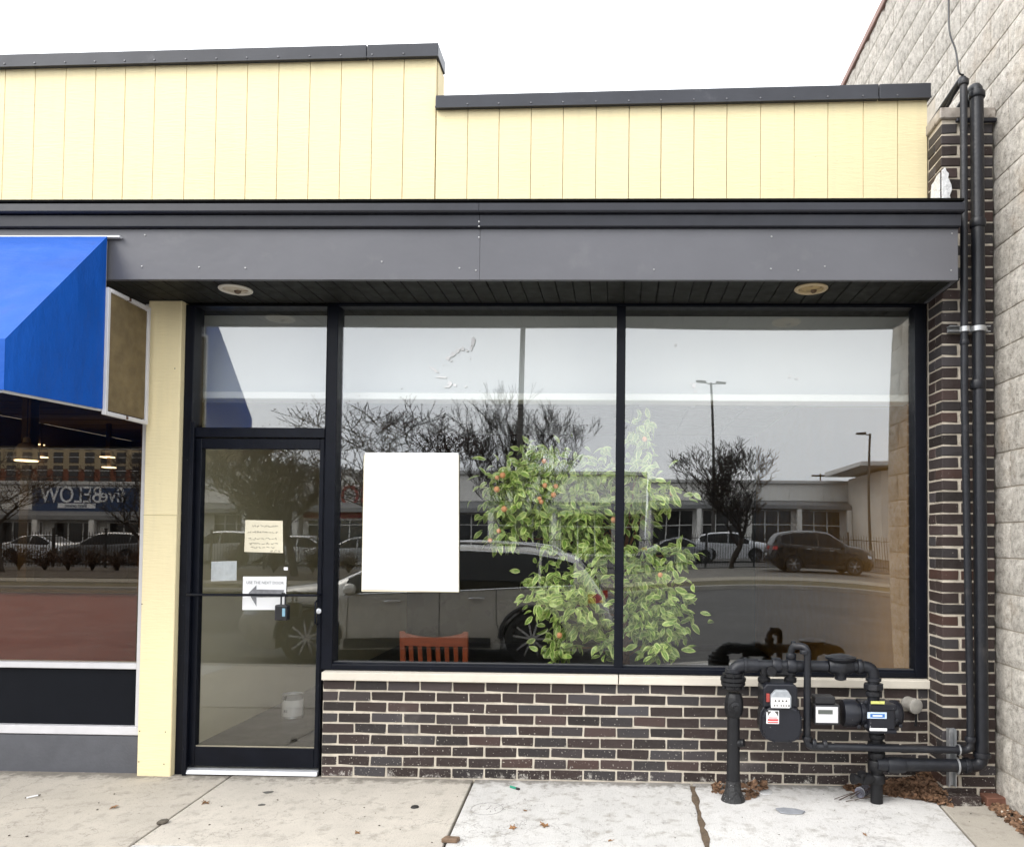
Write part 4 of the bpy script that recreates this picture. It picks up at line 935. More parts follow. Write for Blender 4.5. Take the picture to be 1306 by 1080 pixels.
for (px, py) in ((34,572),(-120,572)):
    lp = pix(px, py, 1.7)
    t = thing('pendant_lamp', 'grey dome pendant lamp glowing over the dark shop counter', 'pendant lamp', (lp.x, 1.7, lp.z-.06), 0, 'pendant lamps in the neighbouring shop')
    part('shade', MB().lathe((lp.x,1.7,lp.z-.10), UP, [(.10,0),(.103,.003),(.097,.03),(.085,.085),(.06,.135),(.03,.15),(.026,.19),(.012,.2)], 24), mat('grey_enamel', (.55,.52,.46), .5), t, smooth=40)
    part('cord', MB().tube([(lp.x,1.7,lp.z+.09),(lp.x,1.7,2.797)], .004, 5), BLK, t)
    part('bulb', MB().lathe((lp.x,1.7,lp.z-.112), UP, [(.03,0),(.085,.003),(.085,.009),(.03,.011)], 20), LAMPW, t)
for k, (px, py, w) in enumerate(((48,567,11),(52,583,12),(137,583,13),(139,596,12))):
    q = pix(px, py, 4.2); 
    t = thing('strip_light', 'lit white ceiling strip light deep inside the dark neighbouring shop', 'light', (q.x, 4.2, q.z), 0, 'strip lights in the neighbouring shop')
    part('tube_lamp', MB().box(q.x-w*.0046,4.15,q.z-.006,q.x+w*.0046,4.25,q.z+.006), LAMPW, t)
    part('housing', MB().box(q.x-.012,4.18,q.z+.0065,q.x+.012,4.22,2.797), BRN, t)
part('interior_post', MB().box(pix(27,700,2.0).x-.03,2.0,.01,pix(27,700,2.0).x+.05,2.1,2.8), mat('tan_post', (.16,.12,.06), .7), shop)

# blue awning
AX = -2.945; AYB = -.472; AYF = -1.165
zAT, zAF, zAL, zABk = 3.19, pix(8,432,AYF).z, pix(4,497,AYF).z, 2.20
def fabric(name, col):
    return mat(name, col, .6, .16, 2.2, .5, 4, stretch=(.5, 2.2, 1), bdist=.03, spec=.28, stain=((.02,.03,.06), 3.5, .62, .35))
BLUE = fabric('bright_blue_awning_fabric', (.002,.075,.38)); NAVY = BLUE
aw = thing('awning', 'bright blue fabric shop awning with open end beside the cream post', 'awning', (-4.9, AYB, 2.2))
def top(u, v):
    x = -6.9 + (AX+6.9)*u; s = math.sin(v*math.pi)*.012*(1+.5*math.sin(u*37)); return (x, AYB+(AYF-AYB)*v, zAT+(zAF-zAT)*v - s - .004*math.sin(u*19+v*9)*math.sin(v*math.pi))
part('top_cloth', MB().grid(top, 40, 14), BLUE, aw, smooth=60)
part('valance', MB().grid(lambda u, v: (-6.9+(AX+6.9)*u, AYF-.001-.004*math.sin(u*60)*v, zAF+(zAL-zAF)*v), 60, 4), BLUE, aw, smooth=60)
part('side_cloth', MB().add([(AX,AYB,zAT),(AX,AYF,zAF),(AX,AYF,zAL),(AX,AYB,zABk),(AX-.006,AYB,zAT),(AX-.006,AYF,zAF),(AX-.006,AYF,zAL),(AX-.006,AYB,zABk)], [(0,1,2,3),(7,6,5,4),(0,4,5,1),(1,5,6,2),(2,6,7,3),(3,7,4,0)]), NAVY, aw)
part('wall_rail', MB().box(-6.9,AYB+.001,zAT-.004,pix(152,302,AYB).x,AYB+.028,zAT+.008), STEEL, aw, bevel=.002)
part('frame_tube', MB().tube([(AX-.02,AYB+.01,zABk),(AX-.02,AYF+.01,zAL)], .012, 8), STEEL, aw, smooth=50)
part('frame_tube', MB().tube([(-6.9,AYF+.012,zAL),(AX-.02,AYF+.012,zAL)], .012, 8), STEEL, aw, smooth=50)
part('frame_tube', MB().tube([(AX-.02,AYB+.012,zABk),(AX-.02,AYB+.012,zAT-.02)], .012, 8), STEEL, aw, smooth=50)
# framed brown screen between awning and post
by0, by1 = AYB+.004, -.075
zq = lambda y, zf, zb: zf + (zb-zf)*(y-by0)/(by1-by0)
sc_ = thing('end_screen', 'brown canvas screen in a white metal frame between awning and post', 'screen', (AX, -.27, 2.17))
AX2 = AX+.003
fz = dict(t0=2.895, t1=2.885, b0=2.185, b1=2.195)
part('canvas', MB().add([(AX2,by0+.02,2.2),(AX2,by1-.02,2.2),(AX2,by1-.02,2.87),(AX2,by0+.02,2.88),(AX2-.004,by0+.02,2.2),(AX2-.004,by1-.02,2.2),(AX2-.004,by1-.02,2.87),(AX2-.004,by0+.02,2.88)], [(0,1,2,3),(7,6,5,4),(0,4,5,1),(1,5,6,2),(2,6,7,3),(3,7,4,0)]), mat('brown_burlap', (.17,.125,.06), .9, .25, 12, .4, 200), sc_)
part('frame_bar', MB().box(AX2-.012,by0,2.17,AX2+.012,by0+.022,2.90), WHITEF, sc_, bevel=.002)
part('frame_bar', MB().box(AX2-.012,by1-.022,2.17,AX2+.012,by1,2.90), WHITEF, sc_, bevel=.002)
for z in (2.17, 2.878):
    ym = (by0+by1)/2
    part('frame_bar', MB().box(AX2-.012,by0+.0225,z,AX2+.012,ym-.012,z+.022), WHITEF, sc_, bevel=.002)
    part('frame_bar', MB().box(AX2-.012,ym+.012,z,AX2+.012,by1-.0225,z+.022), WHITEF, sc_, bevel=.002)
    part('frame_joint', MB().box(AX2-.009,ym-.0115,z+.003,AX2+.009,ym+.0115,z+.019), mat('rust_brown', (.10,.05,.03), .8), sc_)

# ---------------------------------------------------------------- litter on the sidewalk
DRY = mat('dry_brown_leaf', (.30,.155,.065), .85, .3, 40, rand=.5)
def dry_leaf(s, seed):
    r = random.Random(seed); n = 11; mb = MB(); vs = [(0,0,.1*s)]
    for k in range(n):
        a = 2*math.pi*k/n; q = s*(.55 + .45*(k % 2) + r.uniform(-.18,.18)); vs.append((math.cos(a)*q, math.sin(a)*q*.7, r.uniform(0,.35)*s))
    mb.add(vs, [(0, k+1, (k+1) % n + 1) for k in range(n)])
    lo = [(x, y, max(0, z-.0015)) for x, y, z in vs]; o = len(mb.v); mb.v += lo; mb.f += [(o, o+(k+1) % n+1, o+k+1) for k in range(n)] + [(k+1, o+k+1, o+(k+1) % n+1, (k+1) % n+1) for k in range(n)]
    mb.bar((-s*1.5,.0,.004),(-s*.5,0,.06*s),.003,.003)
    me = mb.mesh('dry_leaf', smooth=50); me.materials.append(DRY); return me
DL = [dry_leaf(.030, i) for i in range(6)]
leaf_spots = [(146,1029,'beside the cigarette end',.85,'tan curled dry leaf alone on the beige slab before the neighbouring shop'),(262,1024,'',1.1,'brown crumpled dry leaf beside the slab joint before the door'),(654,1056,'',1.0,'flat orange brown leaf next to the round stamp on the white slab'),(695,1053,'',1.2,'crumpled orange leaf in the middle of the white slab'),(456,1062,'',.75,'small tan leaf on the pale beige slab before the brick wall'),(1103,1064,'',.6,'small pale leaf on the bright slab below the meters'),(670,1034,'',.55,'small dark leaf scrap near the stamp on the white slab'),(778,1072,'',.55,'tiny tan leaf scrap near the front of the white slab')]
for i, (a, b, _, s, lab) in enumerate(leaf_spots):
    p = gpix(a, b); o = put('dry_leaf', DL[i % 6], None, None, loc=(p.x, p.y, p.z+.001)); o.scale = (s,)*3; o.rotation_euler = (0, 0, rnd.uniform(0,6.28)); tag(o, lab, 'leaf', 'fallen leaves on the sidewalk')
# drift of leaves in the corner by the pillar and at the pipe foot
def leaf_drift(name, label, n, area, hmax):
    mb = MB()
    for k in range(n):
        u, w = rnd.random(), rnd.random()
        x, y, h = area(u, w); z = SLOPE*y + rnd.random()*h
        v = [Vector(q) for q in [(-.5,-.3,0),(0,-.42,.12),(.5,-.25,0),(.55,.2,.15),(0,.42,.02),(-.5,.3,.2)]]
        M_ = Matrix.Translation((x, y, z+.004)) @ Matrix.Rotation(rnd.uniform(0,6.3),4,'Z') @ Matrix.Rotation(rnd.gauss(0,.6),4,'X') @ Matrix.Rotation(rnd.gauss(0,.5),4,'Y') @ Matrix.Scale(rnd.uniform(.020,.050),4)
        mb.add([M_ @ q for q in v], [(0,1,4,5),(1,2,3,4)])
    o = single(name, mb, mat('leaf_litter', (.15,.082,.045), .85, .75, 60, stain=((.38,.24,.14), 38, .58, .8)), label, 'leaves'); o['kind'] = 'stuff'
def drift1(u, w):
    x = pix(1075,1005,0).x + (PX0 + .005 - pix(1075,1005,0).x) * (u**.65); d = .30*(.25+.75*u)
    y = -.01 - d*w; return x, y, .11*u*(1-w*.75)
leaf_drift('leaf_litter', 'heap of brown dead leaves blown into the corner by the pillar', 1500, drift1, .1)
leaf_drift('leaf_litter', 'scattering of brown leaves around the foot of the left gas riser', 90, lambda u, w: (pix(905,1000,0).x + u*.33, -.02-.26*w*(1-abs(u-.5)), .035*(1-w)), .04)
leaf_drift('leaf_litter', 'brown leaf crumbs along the foot of the pale block wall', 170, lambda u, w: (BX-.02-.10*w, PY-.02-.8*u, .02*(1-w)), .02)
# twigs in the heap
mb = MB()
for k in range(9):
    a = gpix(1062+rnd.uniform(0,30), 1019+rnd.uniform(-3,5)); b_ = a + Vector((rnd.uniform(.12,.26), rnd.uniform(.0,.09), rnd.uniform(.02,.07))); mb.tube([a+Vector((0,0,.006)), (a+b_)/2+Vector((0,0,.012)), b_], .0022, 4)
o = single('twigs', mb, mat('twig_brown', (.06,.04,.03), .9), 'thin dry twigs sticking out of the leaf heap', 'twigs'); o['kind'] = 'stuff'
# crushed cup, flattened scrap, cigarette end, lighter, brick chip, lid, pebbles
p = gpix(1101,1016); t = thing('crushed_can', 'crushed silver drink can lying against the leaf heap', 'can', p)
part('can_wall', MB().lathe(p+Vector((.03,.03,.038)), (-.8,-.8,-.05), [(.024,0),(.031,.006),(.029,.03),(.032,.05),(.027,.075),(.031,.088)], 14), mat('blue_tin_print', (.20,.20,.25), .3, .5, 25, metal=.6), t, smooth=40)
part('can_lid', MB().lathe(p+Vector((-.025,-.025,.036)), (-.8,-.8,-.05), [(.030,0),(.031,.003),(.026,.003),(.024,.001)], 16), STEEL, t, smooth=40)
p = gpix(1010,1036); single('grey_scrap', MB().prism([p+Vector(q) for q in ((-.07,-.02,.004),(-.03,-.035,.004),(.05,-.03,.004),(.075,.005,.004),(.03,.04,.004),(-.04,.035,.012),(-.085,.03,.008))], (0,0,.007)), mat('grey_board', (.25,.26,.28), .8, .15, 20), 'flat torn piece of grey board on the bright slab below the meters', 'scrap', bevel=.002)
p = gpix(975,1010); single('plastic_lid', MB().lathe(p, UP, [(.044,0),(.045,.006),(.040,.007),(.037,.003),(.01,.003)], 20), mat('clear_white_plastic', (.62,.62,.62), .3), 'round white plastic lid on the ground beside the left gas riser', 'lid', smooth=40)
a, b_ = gpix(34,1018), gpix(52,1014); t = thing('cigarette_end', 'white cigarette end on the beige slab before the neighbouring shop', 'cigarette', a)
part('paper_tube', MB().tube([a+Vector((0,0,.005)), a.lerp(b_,.8)+Vector((0,0,.005))], .0048, 8), PAPER, t, smooth=50); part('burnt_tip', MB().tube([a.lerp(b_,.8)+Vector((0,0,.005)), b_+Vector((0,0,.005))], [.0048,.003], 8), SOIL, t, smooth=50)
a, b_ = gpix(651,1004), gpix(662,1007.5); t = thing('green_lighter', 'small green lighter at the foot of the brick wall', 'lighter', a)
part('body', MB().tube([a+Vector((0,0,.007)), a.lerp(b_,.7)+Vector((0,0,.007))], .0075, 8), mat('green_plastic', (.02,.26,.16), .3), t, smooth=50); part('cap', MB().tube([a.lerp(b_,.7)+Vector((0,0,.007)), b_+Vector((0,0,.007))], .008, 8), BLK, t, smooth=50)
p = gpix(575,1073); single('brick_chip', MB().prism([p+Vector(q) for q in ((-.045,-.02,.002),(.035,-.025,.002),(.045,.012,.002),(-.03,.02,.002))], (0,0,.022)), mat('brown_chip', (.17,.11,.07), .9, .3, 40, .5, 80), 'broken brown brick chip lying on the joint of the white slab', 'brick chip', bevel=.004)
p = gpix(206,1050); single('mortar_lump', MB().prism([p+Vector(q) for q in ((-.022,-.018,0),(.02,-.015,0),(.03,.012,0),(.008,.03,0),(-.02,.015,0))], (.004,.004,.018)), SOIL, 'small dark lump of dirt wedged in the joint before the door', 'dirt lump', bevel=.005)
p = gpix(529,1029); single('tar_blob', MB().lathe(p, UP, [(.024,0),(.020,.007),(.008,.011)], 9), mat('black_tar', (.02,.018,.016), .7, .2, 60, .6, 80), 'black tar blob on the pale beige slab before the brick wall', 'tar blob')
p = gpix(1286,1041); mb = MB()
for k in range(46):
    u = rnd.random(); q = gpix(1262+50*u+rnd.uniform(-8,8), 1022+38*u+rnd.uniform(-5,5)); r = rnd.uniform(.003,.012)
    if q.x > BX-.02: continue
    mb.lathe(q+Vector((0,0,-.001)), (rnd.uniform(-.4,.4), rnd.uniform(-.4,.4), 1), [(r*.6,0),(r,r*.5),(r*.75,r*1.1),(r*.2,r*1.4)], 6)
o = single('gravel', mb, mat('pale_gravel', (.52,.46,.38), .9, .3, 30), 'pale gravel and mortar crumbs at the foot of the block wall', 'gravel'); o['kind'] = 'stuff'
mb = MB()
for k in range(70):
    q = gpix(rnd.uniform(5,1240), rnd.uniform(1008,1079)); r = rnd.uniform(.002,.0065)
    mb.lathe(q+Vector((0,0,-.001)), (rnd.uniform(-.5,.5), rnd.uniform(-.5,.5), 1), [(r*.8,0),(r,r*.4),(r*.3,r*.8)], 6)
o = single('grit', mb, SOIL, 'scattered dark grit on the sidewalk', 'grit'); o['kind'] = 'stuff'
# gum spots and stamp
GUM = mat('old_gum', (.10,.095,.085), .9, .2, 60)
for i, (a, b, r, lab) in enumerate(((342,1010,.03,'larger flat dark gum spot on the slab before the door'),(334,1026,.02,'smaller flat dark gum spot on the slab before the door'))):
    p = gpix(a, b); single('gum_spot', MB().prism([p+Vector((r*rnd.uniform(.75,1.15)*math.cos(q*.5236), r*.8*rnd.uniform(.75,1.15)*math.sin(q*.5236), .0006)) for q in range(12)], (0,0,.0015)), GUM, lab, 'gum spot', 'gum spots')
p = gpix(621,1031); t = thing('contractor_stamp', 'round stamp ring with faint lettering pressed in the white slab', 'stamp', p)
ST_M = mat('stamp_groove', (.22,.21,.2), .9)
ring = [p+Vector((.088*math.cos(q*math.pi/20), .088*math.sin(q*math.pi/20), SLOPE*.088*math.sin(q*math.pi/20)+.001)) for q in range(41)]
part('ring', MB().tube(ring, .0016, 4), ST_M, t)
for k in range(7):
    a_ = -.9+k*.35; q = p + Vector((rnd.uniform(-.06,.06), rnd.uniform(-.05,.05), .0012)); part('stroke', MB().bar(q, q+Vector((rnd.uniform(-.02,.02), rnd.uniform(.015,.03), .0004)), .003, .002), ST_M, t)
# dirt packed into the wide joint
pts = [gpix(883+19*k/16+rnd.uniform(-.8,.8), 1003+77*k/16) for k in range(18)]
seam('joint_dirt', [(q.x, q.y) for q in pts], .034, mat('brown_joint_dirt', (.12,.085,.055), .95, .35, 40, .8, 90), 'brown dirt and leaf crumbs packed into the wide slab joint', 'dirt', .003)['kind'] = 'stuff'
# crack across the threshold
pts = [gpix(*q) for q in ((284,979),(286,985),(292,987),(298,984),(310,981),(322,983),(331,985),(338,982),(349,981))]
single('slab_crack', MB().tube([q+Vector((0,0,.002)) for q in pts], .003, 4), SOIL, 'thin crack in the mortar before the door threshold', 'crack')

# ---------------------------------------------------------------- cars
def lerp_tab(tab, x):
    if x <= tab[0][0]: return tab[0][1]
    for (a, b), (c_, d) in zip(tab, tab[1:]):
        if x <= c_:
            t = (x-a)/(c_-a); return b+(d-b)*t
    return tab[-1][1]
def smooth_tab(tab, x, r=.09):
    return sum(lerp_tab(tab, x+k*r/3)*w for k, w in ((-3,1),(-2,2),(-1,3),(0,4),(1,3),(2,2),(3,1)))/16
SUVT = dict(top=[(-1,.60),(-.985,.86),(-.95,.98),(-.87,1.30),(-.80,1.47),(-.55,1.57),(-.15,1.60),(.12,1.56),(.50,1.10),(.78,1.02),(.92,.90),(.985,.74),(1,.52)],
            wid=[(-1,.62),(-.95,.80),(-.85,.90),(0,.935),(.75,.915),(.92,.80),(1,.52)], belt=[(-.85,1.10),(-.2,1.0),(.45,.95)], dlo=(-.80,.40), wz=.37)
SEDT = dict(top=[(-1,.58),(-.97,.86),(-.90,.98),(-.66,1.06),(-.42,1.36),(-.15,1.44),(.08,1.42),(.44,1.02),(.78,.92),(.93,.80),(1,.5)],
            wid=[(-1,.62),(-.95,.78),(-.85,.86),(0,.90),(.75,.88),(.92,.78),(1,.52)], belt=[(-.85,1.0),(-.2,.93),(.45,.90)], dlo=(-.60,.36), wz=.33)
CGLASS = mat('dark_car_glass', (.004,.0045,.005), .05, .05, 2, spec=.25)
TYRE = mat('tyre_rubber', (.018,.018,.018), .85); RIM = mat('alloy_rim', (.42,.42,.43), .3, .05, 6, metal=.6); CLAD = mat('black_cladding', (.020,.020,.021), .6)
CHROME = mat('chrome_trim', (.65,.65,.66), .15, .03, 4, metal=1); TAIL = mat('red_tail_lens', (.45,.015,.015), .15); HEAD = mat('clear_headlamp', (.55,.57,.6), .08)
PLATE = mat('number_plate', (.6,.6,.58), .5)
def car(name, label, T, L, H, paint, loc, rz, wheels=(-.57,.57), group=None, fine=True, rails=False, spokes=10):
    t = thing(name, label, 'car', loc, rz, group); h = L/2; sz = H/max(z for _, z in T['top'])
    wzz = T['wz']; RA = wzz+.055
    top = lambda x: smooth_tab(T['top'], x/h, .05)*sz
    wid = lambda x: smooth_tab(T['wid'], x/h, .06)
    belt = lambda x: lerp_tab(T['belt'], x/h)*sz
    def bot(x):
        e = abs(x/h); z = .22 + max(0, e-.86)*1.6
        for w in wheels:
            d = abs(x - w*h)
            if d < RA: z = max(z, wzz + math.sqrt(RA*RA-d*d))
        return min(z, top(x)-.08)
    def W(x, z):
        zb, zt = bot(x), top(x); bl = belt(x); s = min(1, max(0, (z-.2)/(zt-.2)))
        tum = 1 - max(0, z-bl)*.30 - max(0, .55-z)*.10 + .012*math.exp(-((z-bl+.12)/.07)**2)
        n = 6.5
        return max(.0005, wid(x)*tum*(max(0, 1-s**n))**(1/n))
    xs = set(-h + L*k/ (90 if fine else 46) for k in range((90 if fine else 46)+1))
    for w in wheels:
        for k in range(-10, 11): xs.add(w*h + RA*math.sin(k*math.pi/20))
        xs.add(w*h-RA-.004); xs.add(w*h+RA+.004)
    xs = sorted(xs); ss = [0,.06,.14,.22,.3,.38,.46,.54,.62,.7,.77,.83,.88,.92,.95,.97,.985,.995,1]
    mb = MB(); rows = []
    for x in xs:
        zb, zt = bot(x), top(x); row = [(x,0,zb)]
        side = [(W(x, zb+(zt-zb)*s), zb+(zt-zb)*s) for s in ss]
        row = [(x, y, z) for y, z in side] + [(x, -y, z) for y, z in reversed(side[:-1])]
        rows.append(row)
    n = len(rows[0]); vs = [p for r in rows for p in r]
    fs = [(i*n+k, (i+1)*n+k, (i+1)*n+(k+1) % n, i*n+(k+1) % n) for i in range(len(rows)-1) for k in range(n)]
    fs += [tuple(range(n)), tuple((len(rows)-1)*n+k for k in range(n))[::-1]]
    mb.add(vs, fs); body = part('body', mb, paint, t, smooth=38, local=True)
    # side windows
    d0, d1 = T['dlo']
    def up(x): return min(top(x)-.085, belt(x)+.9)
    cuts = [(d0, d0+.17), (d0+.185, -.12), (-.095, d1)] if T is SUVT else [(d0, -.12), (-.095, d1)]
    for sgn in (-1, 1):
        for (a, b) in cuts:
            def fw(u, v):
                x = (a+(b-a)*u)*h; zl = belt(x); zu = max(zl+.012, up(x)); z = zl+(zu-zl)*v; return (x, sgn*(W(x, z)+.006), z)
            part('side_window', MB().grid(fw, 14, 6), CGLASS, body, smooth=60, local=True)
        if fine:
            part('window_trim', MB().tube([(x, sgn*(W(x, up(x))+.008), up(x)+.012) for x in [(d0+(d1-d0)*k/24)*h for k in range(25)]], .009, 5), CHROME, body, smooth=60, local=True)
            part('window_trim', MB().tube([(x, sgn*(W(x, belt(x))+.008), belt(x)-.008) for x in [(d0+(d1-d0)*k/24)*h for k in range(25)]], .008, 5), CHROME, body, smooth=60, local=True)
            part('sill_cladding', MB().grid(lambda u, v: ((-.37+.76*u)*h, sgn*(W((-.37+.76*u)*h, .24+.13*v)+.012), .24+.13*v), 12, 3), CLAD, body, smooth=60, local=True)
            for dx in (-.30, .14): 
                x = dx*h; z = belt(x)-.12; part('door_handle', MB().tube([(x-.10, sgn*(W(x,z)+.01), z),(x-.06, sgn*(W(x,z)+.03), z+.005),(x+.06, sgn*(W(x,z)+.03), z+.005),(x+.10, sgn*(W(x,z)+.01), z)], .011, 6), CHROME, body, smooth=60, local=True)
            for dx in (-.40, -.105, .375):
                part('door_gap', MB().tube([(dx*h + .10*h*max(0,.6-z)*(-1 if dx < -.3 else 0), sgn*(W(dx*h, z)+.0005), z) for z in [.36+(belt(dx*h)-.38)*k/8 for k in range(9)]], .005, 4), CLAD, body, local=True)
            if rails:
                part('roof_rail', MB().tube([((-.72+.78*k/12)*h, sgn*.60, top((-.72+.78*k/12)*h)+(.045 if 0 < k < 12 else -.03)) for k in range(13)], .016, 6), CHROME, body, smooth=60, local=True)
            xm = .36*h; part('mirror', MB().lathe((xm, sgn*(W(xm, belt(xm))+.01), belt(xm)+.05), (-.12, sgn, .1), [(.03,0),(.06,.05),(.085,.09),(.08,.16),(.04,.20)], 12), paint, body, smooth=50, local=True)
        for w in wheels:
            arch = [(w*h+RA*math.cos(q), sgn*(W(w*h+RA*math.cos(q)*1.02, max(.3, wzz+RA*math.sin(q)))+.004), wzz+RA*math.sin(q)) for q in [math.pi*k/16 for k in range(17)]]
            part('wheel_arch', MB().tube(arch, .028, 5), CLAD, body, smooth=60, local=True)
    def onsurf(x, y):
        zt = top(x); wdt = wid(x)*(1-max(0, zt-belt(x))*.30); s = (max(0, 1-(abs(y)/wdt)**6.5))**(1/6.5); return .2+(zt-.2)*s
    ws0, ws1 = (.14,.49) if T is SUVT else (.10,.43)
    part('windscreen', MB().grid(lambda u, v: ((ws0+(ws1-ws0)*u)*h, (-1+2*v)*.66, onsurf((ws0+(ws1-ws0)*u)*h, (-1+2*v)*.66)+.007), 10, 12), CGLASS, body, smooth=60, local=True)
    rs0, rs1 = (-.935,-.825) if T is SUVT else (-.64,-.44)
    part('rear_window', MB().grid(lambda u, v: ((rs0+(rs1-rs0)*u)*h, (-1+2*v)*.60, onsurf((rs0+(rs1-rs0)*u)*h, (-1+2*v)*.60)+.007), 8, 10), CGLASS, body, smooth=60, local=True)
    for sgn in (-1, 1):
        part('tail_lamp', MB().grid(lambda u, v: ((-.975+.10*u)*h, sgn*(W((-.975+.10*u)*h, .86*sz+.12*sz*v)+.007), .86*sz+.12*sz*v), 6, 3), TAIL, body, smooth=60, local=True)
        part('headlamp', MB().grid(lambda u, v: ((.84+.12*u)*h, sgn*(W((.84+.12*u)*h, .66*sz+(.11-.05*u)*sz*v)+.007), .66*sz+(.11-.05*u)*sz*v), 6, 3), HEAD, body, smooth=60, local=True)
    part('number_plate', MB().box(-h-.012,-.15,.62*sz,-h+.0,.15,.72*sz), PLATE, body, local=True)
    # wheels
    for w in wheels:
        for sgn in (-1, 1):
            yo = sgn*(wid(w*h)-.012); d = Vector((0, sgn, 0)); c0 = Vector((w*h, yo-sgn*.21, wzz)); r = wzz
            ty = part('wheel', MB().lathe(c0, d, [(r*.66,0),(r*.93,0),(r,.03),(r,.17),(r*.95,.205),(r*.72,.21),(r*.70,.19)], 28), TYRE, t, smooth=40, local=True)
            rb = MB().lathe(c0+d*.06, d, [(.02,0),(r*.69,.0),(r*.69,.004)], 24); part('rim_barrel', rb, CLAD, ty, local=True)
            sp = MB(); cc = c0+d*.185
            for k in range(spokes):
                a = 2*math.pi*k/spokes + (0 if k % 2 else .12); e = Vector((math.cos(a), 0, math.sin(a))); sp.bar(cc+e*.03, cc+e*r*.68-d*.012, .034, .026)
            sp.lathe(cc-d*.02, d, [(.055,0),(.06,.02),(.035,.03)], 12)
            sp.tube([cc-d*.005+Vector((math.cos(q*math.pi/14), 0, math.sin(q*math.pi/14)))*r*.69 for q in range(29)], .012, 5)
            part('rim', sp, RIM, ty, local=True)
    return t
def paint(name, col, metal=.35, coat=.7): return mat(name, col, .28, .03, 2, metal=metal, coat=coat)
car('sport_utility_vehicle', 'large taupe grey sport utility vehicle parked at the near kerb, mirrored in the glass', SUVT, 5.12, 1.60, paint('taupe_car_paint', (.42,.40,.36), .2), (-2.62, -6.02, ROADZ), math.pi, (-.585,.575), rails=True)
car('dark_crossover', 'dark brown black crossover on the driveway before the iron fence', SUVT, 4.75, 1.80, paint('dark_brown_car_paint', (.007,.006,.0055), .1, .25), (8.15, -25.5, -.13), math.radians(-3), spokes=6)
lot = [('white_suv', 'white sport utility car parked behind the fence under the bare round tree', SUVT, 4.7, 1.7, (.62,.63,.65), 927, -34.5, 8),
       ('silver_sedan', 'silver sedan parked behind the fence beside the white sport utility car', SEDT, 4.6, 1.45, (.32,.33,.35), 850, -34.5, -4),
       ('pale_car', 'pale silver sedan behind the fence, mirrored left of the blank poster', SEDT, 4.6, 1.46, (.45,.46,.47), 448, -33.5, 175),
       ('white_car', 'white hatchback parked behind the fence, mirrored in the door glass', SUVT, 4.3, 1.55, (.66,.66,.66), 395, -34, 5),
       ('white_van', 'off white minivan parked behind the fence, mirrored beside the yellow note', SUVT, 4.8, 1.75, (.55,.55,.53), 285, -34.5, 180),
       ('grey_hatchback', 'grey wagon parked by the shrubs under the blue store sign', SUVT, 4.6, 1.62, (.16,.165,.17), 142, -32.8, 178),
       ('light_car', 'white sedan parked behind the fence left of the grey wagon', SEDT, 4.5, 1.46, (.60,.61,.63), 60, -35, 4)]
for nm_, lab, T, L, H, colr, px, y, a in lot:
    p = mpix(px, 690, y); car(nm_, lab, T, L, H, paint(nm_+'_paint', colr, .1), (p.x, y, -.10), math.radians(a), group='cars parked behind the iron fence', fine=False, spokes=7)

# ---------------------------------------------------------------- iron fence across the street
IRON = mat('black_fence_iron', (.012,.012,.012), .5)
FYY = -28.7
picket = MB().box(-.011,-.011,0,.011,.011,1.52).add([(-.011,-.011,1.52),(.011,-.011,1.52),(.011,.011,1.52),(-.011,.011,1.52),(0,0,1.60)], [(0,1,4),(1,2,4),(2,3,4),(3,0,4)]).mesh('picket'); picket.materials.append(IRON)
fp = MB().box(-.04,-.04,0,.04,.04,1.72).box(-.055,-.055,1.72,.055,.055,1.76).mesh('post'); fp.materials.append(IRON)
def fence(x0, x1, label, dense):
    t = thing('iron_fence', label, 'fence', (x0, FYY, -.1), 0, 'iron fence panels along the parking lot')
    part('rail', MB().box(x0,FYY-.015,1.30,x1,FYY+.015,1.335), IRON, t); part('rail', MB().box(x0,FYY-.015,.10,x1,FYY+.015,.135), IRON, t)
    x = x0
    while x < x1+.01:
        put('post', fp, None, t, loc=(x, FYY, -.09)); x += 2.4
    x = x0+.13; st = MB()
    while x < x1:
        if dense: put('picket', picket, None, t, loc=(x, FYY, -.05))
        else: st.box(x-.011,FYY-.011,-.05,x+.011,FYY+.011,1.5)
        x += .13
    if st.v: part('picket_run', st, IRON, t)['kind'] = 'stuff'
fence(1.0, 17.8, 'black iron picket fence behind the dark crossover', True)
fence(-13.4, .8, 'black iron picket fence behind the parked taupe vehicle', True)
fence(-32.6, -13.6, 'black iron picket fence behind the dry shrubs', True)

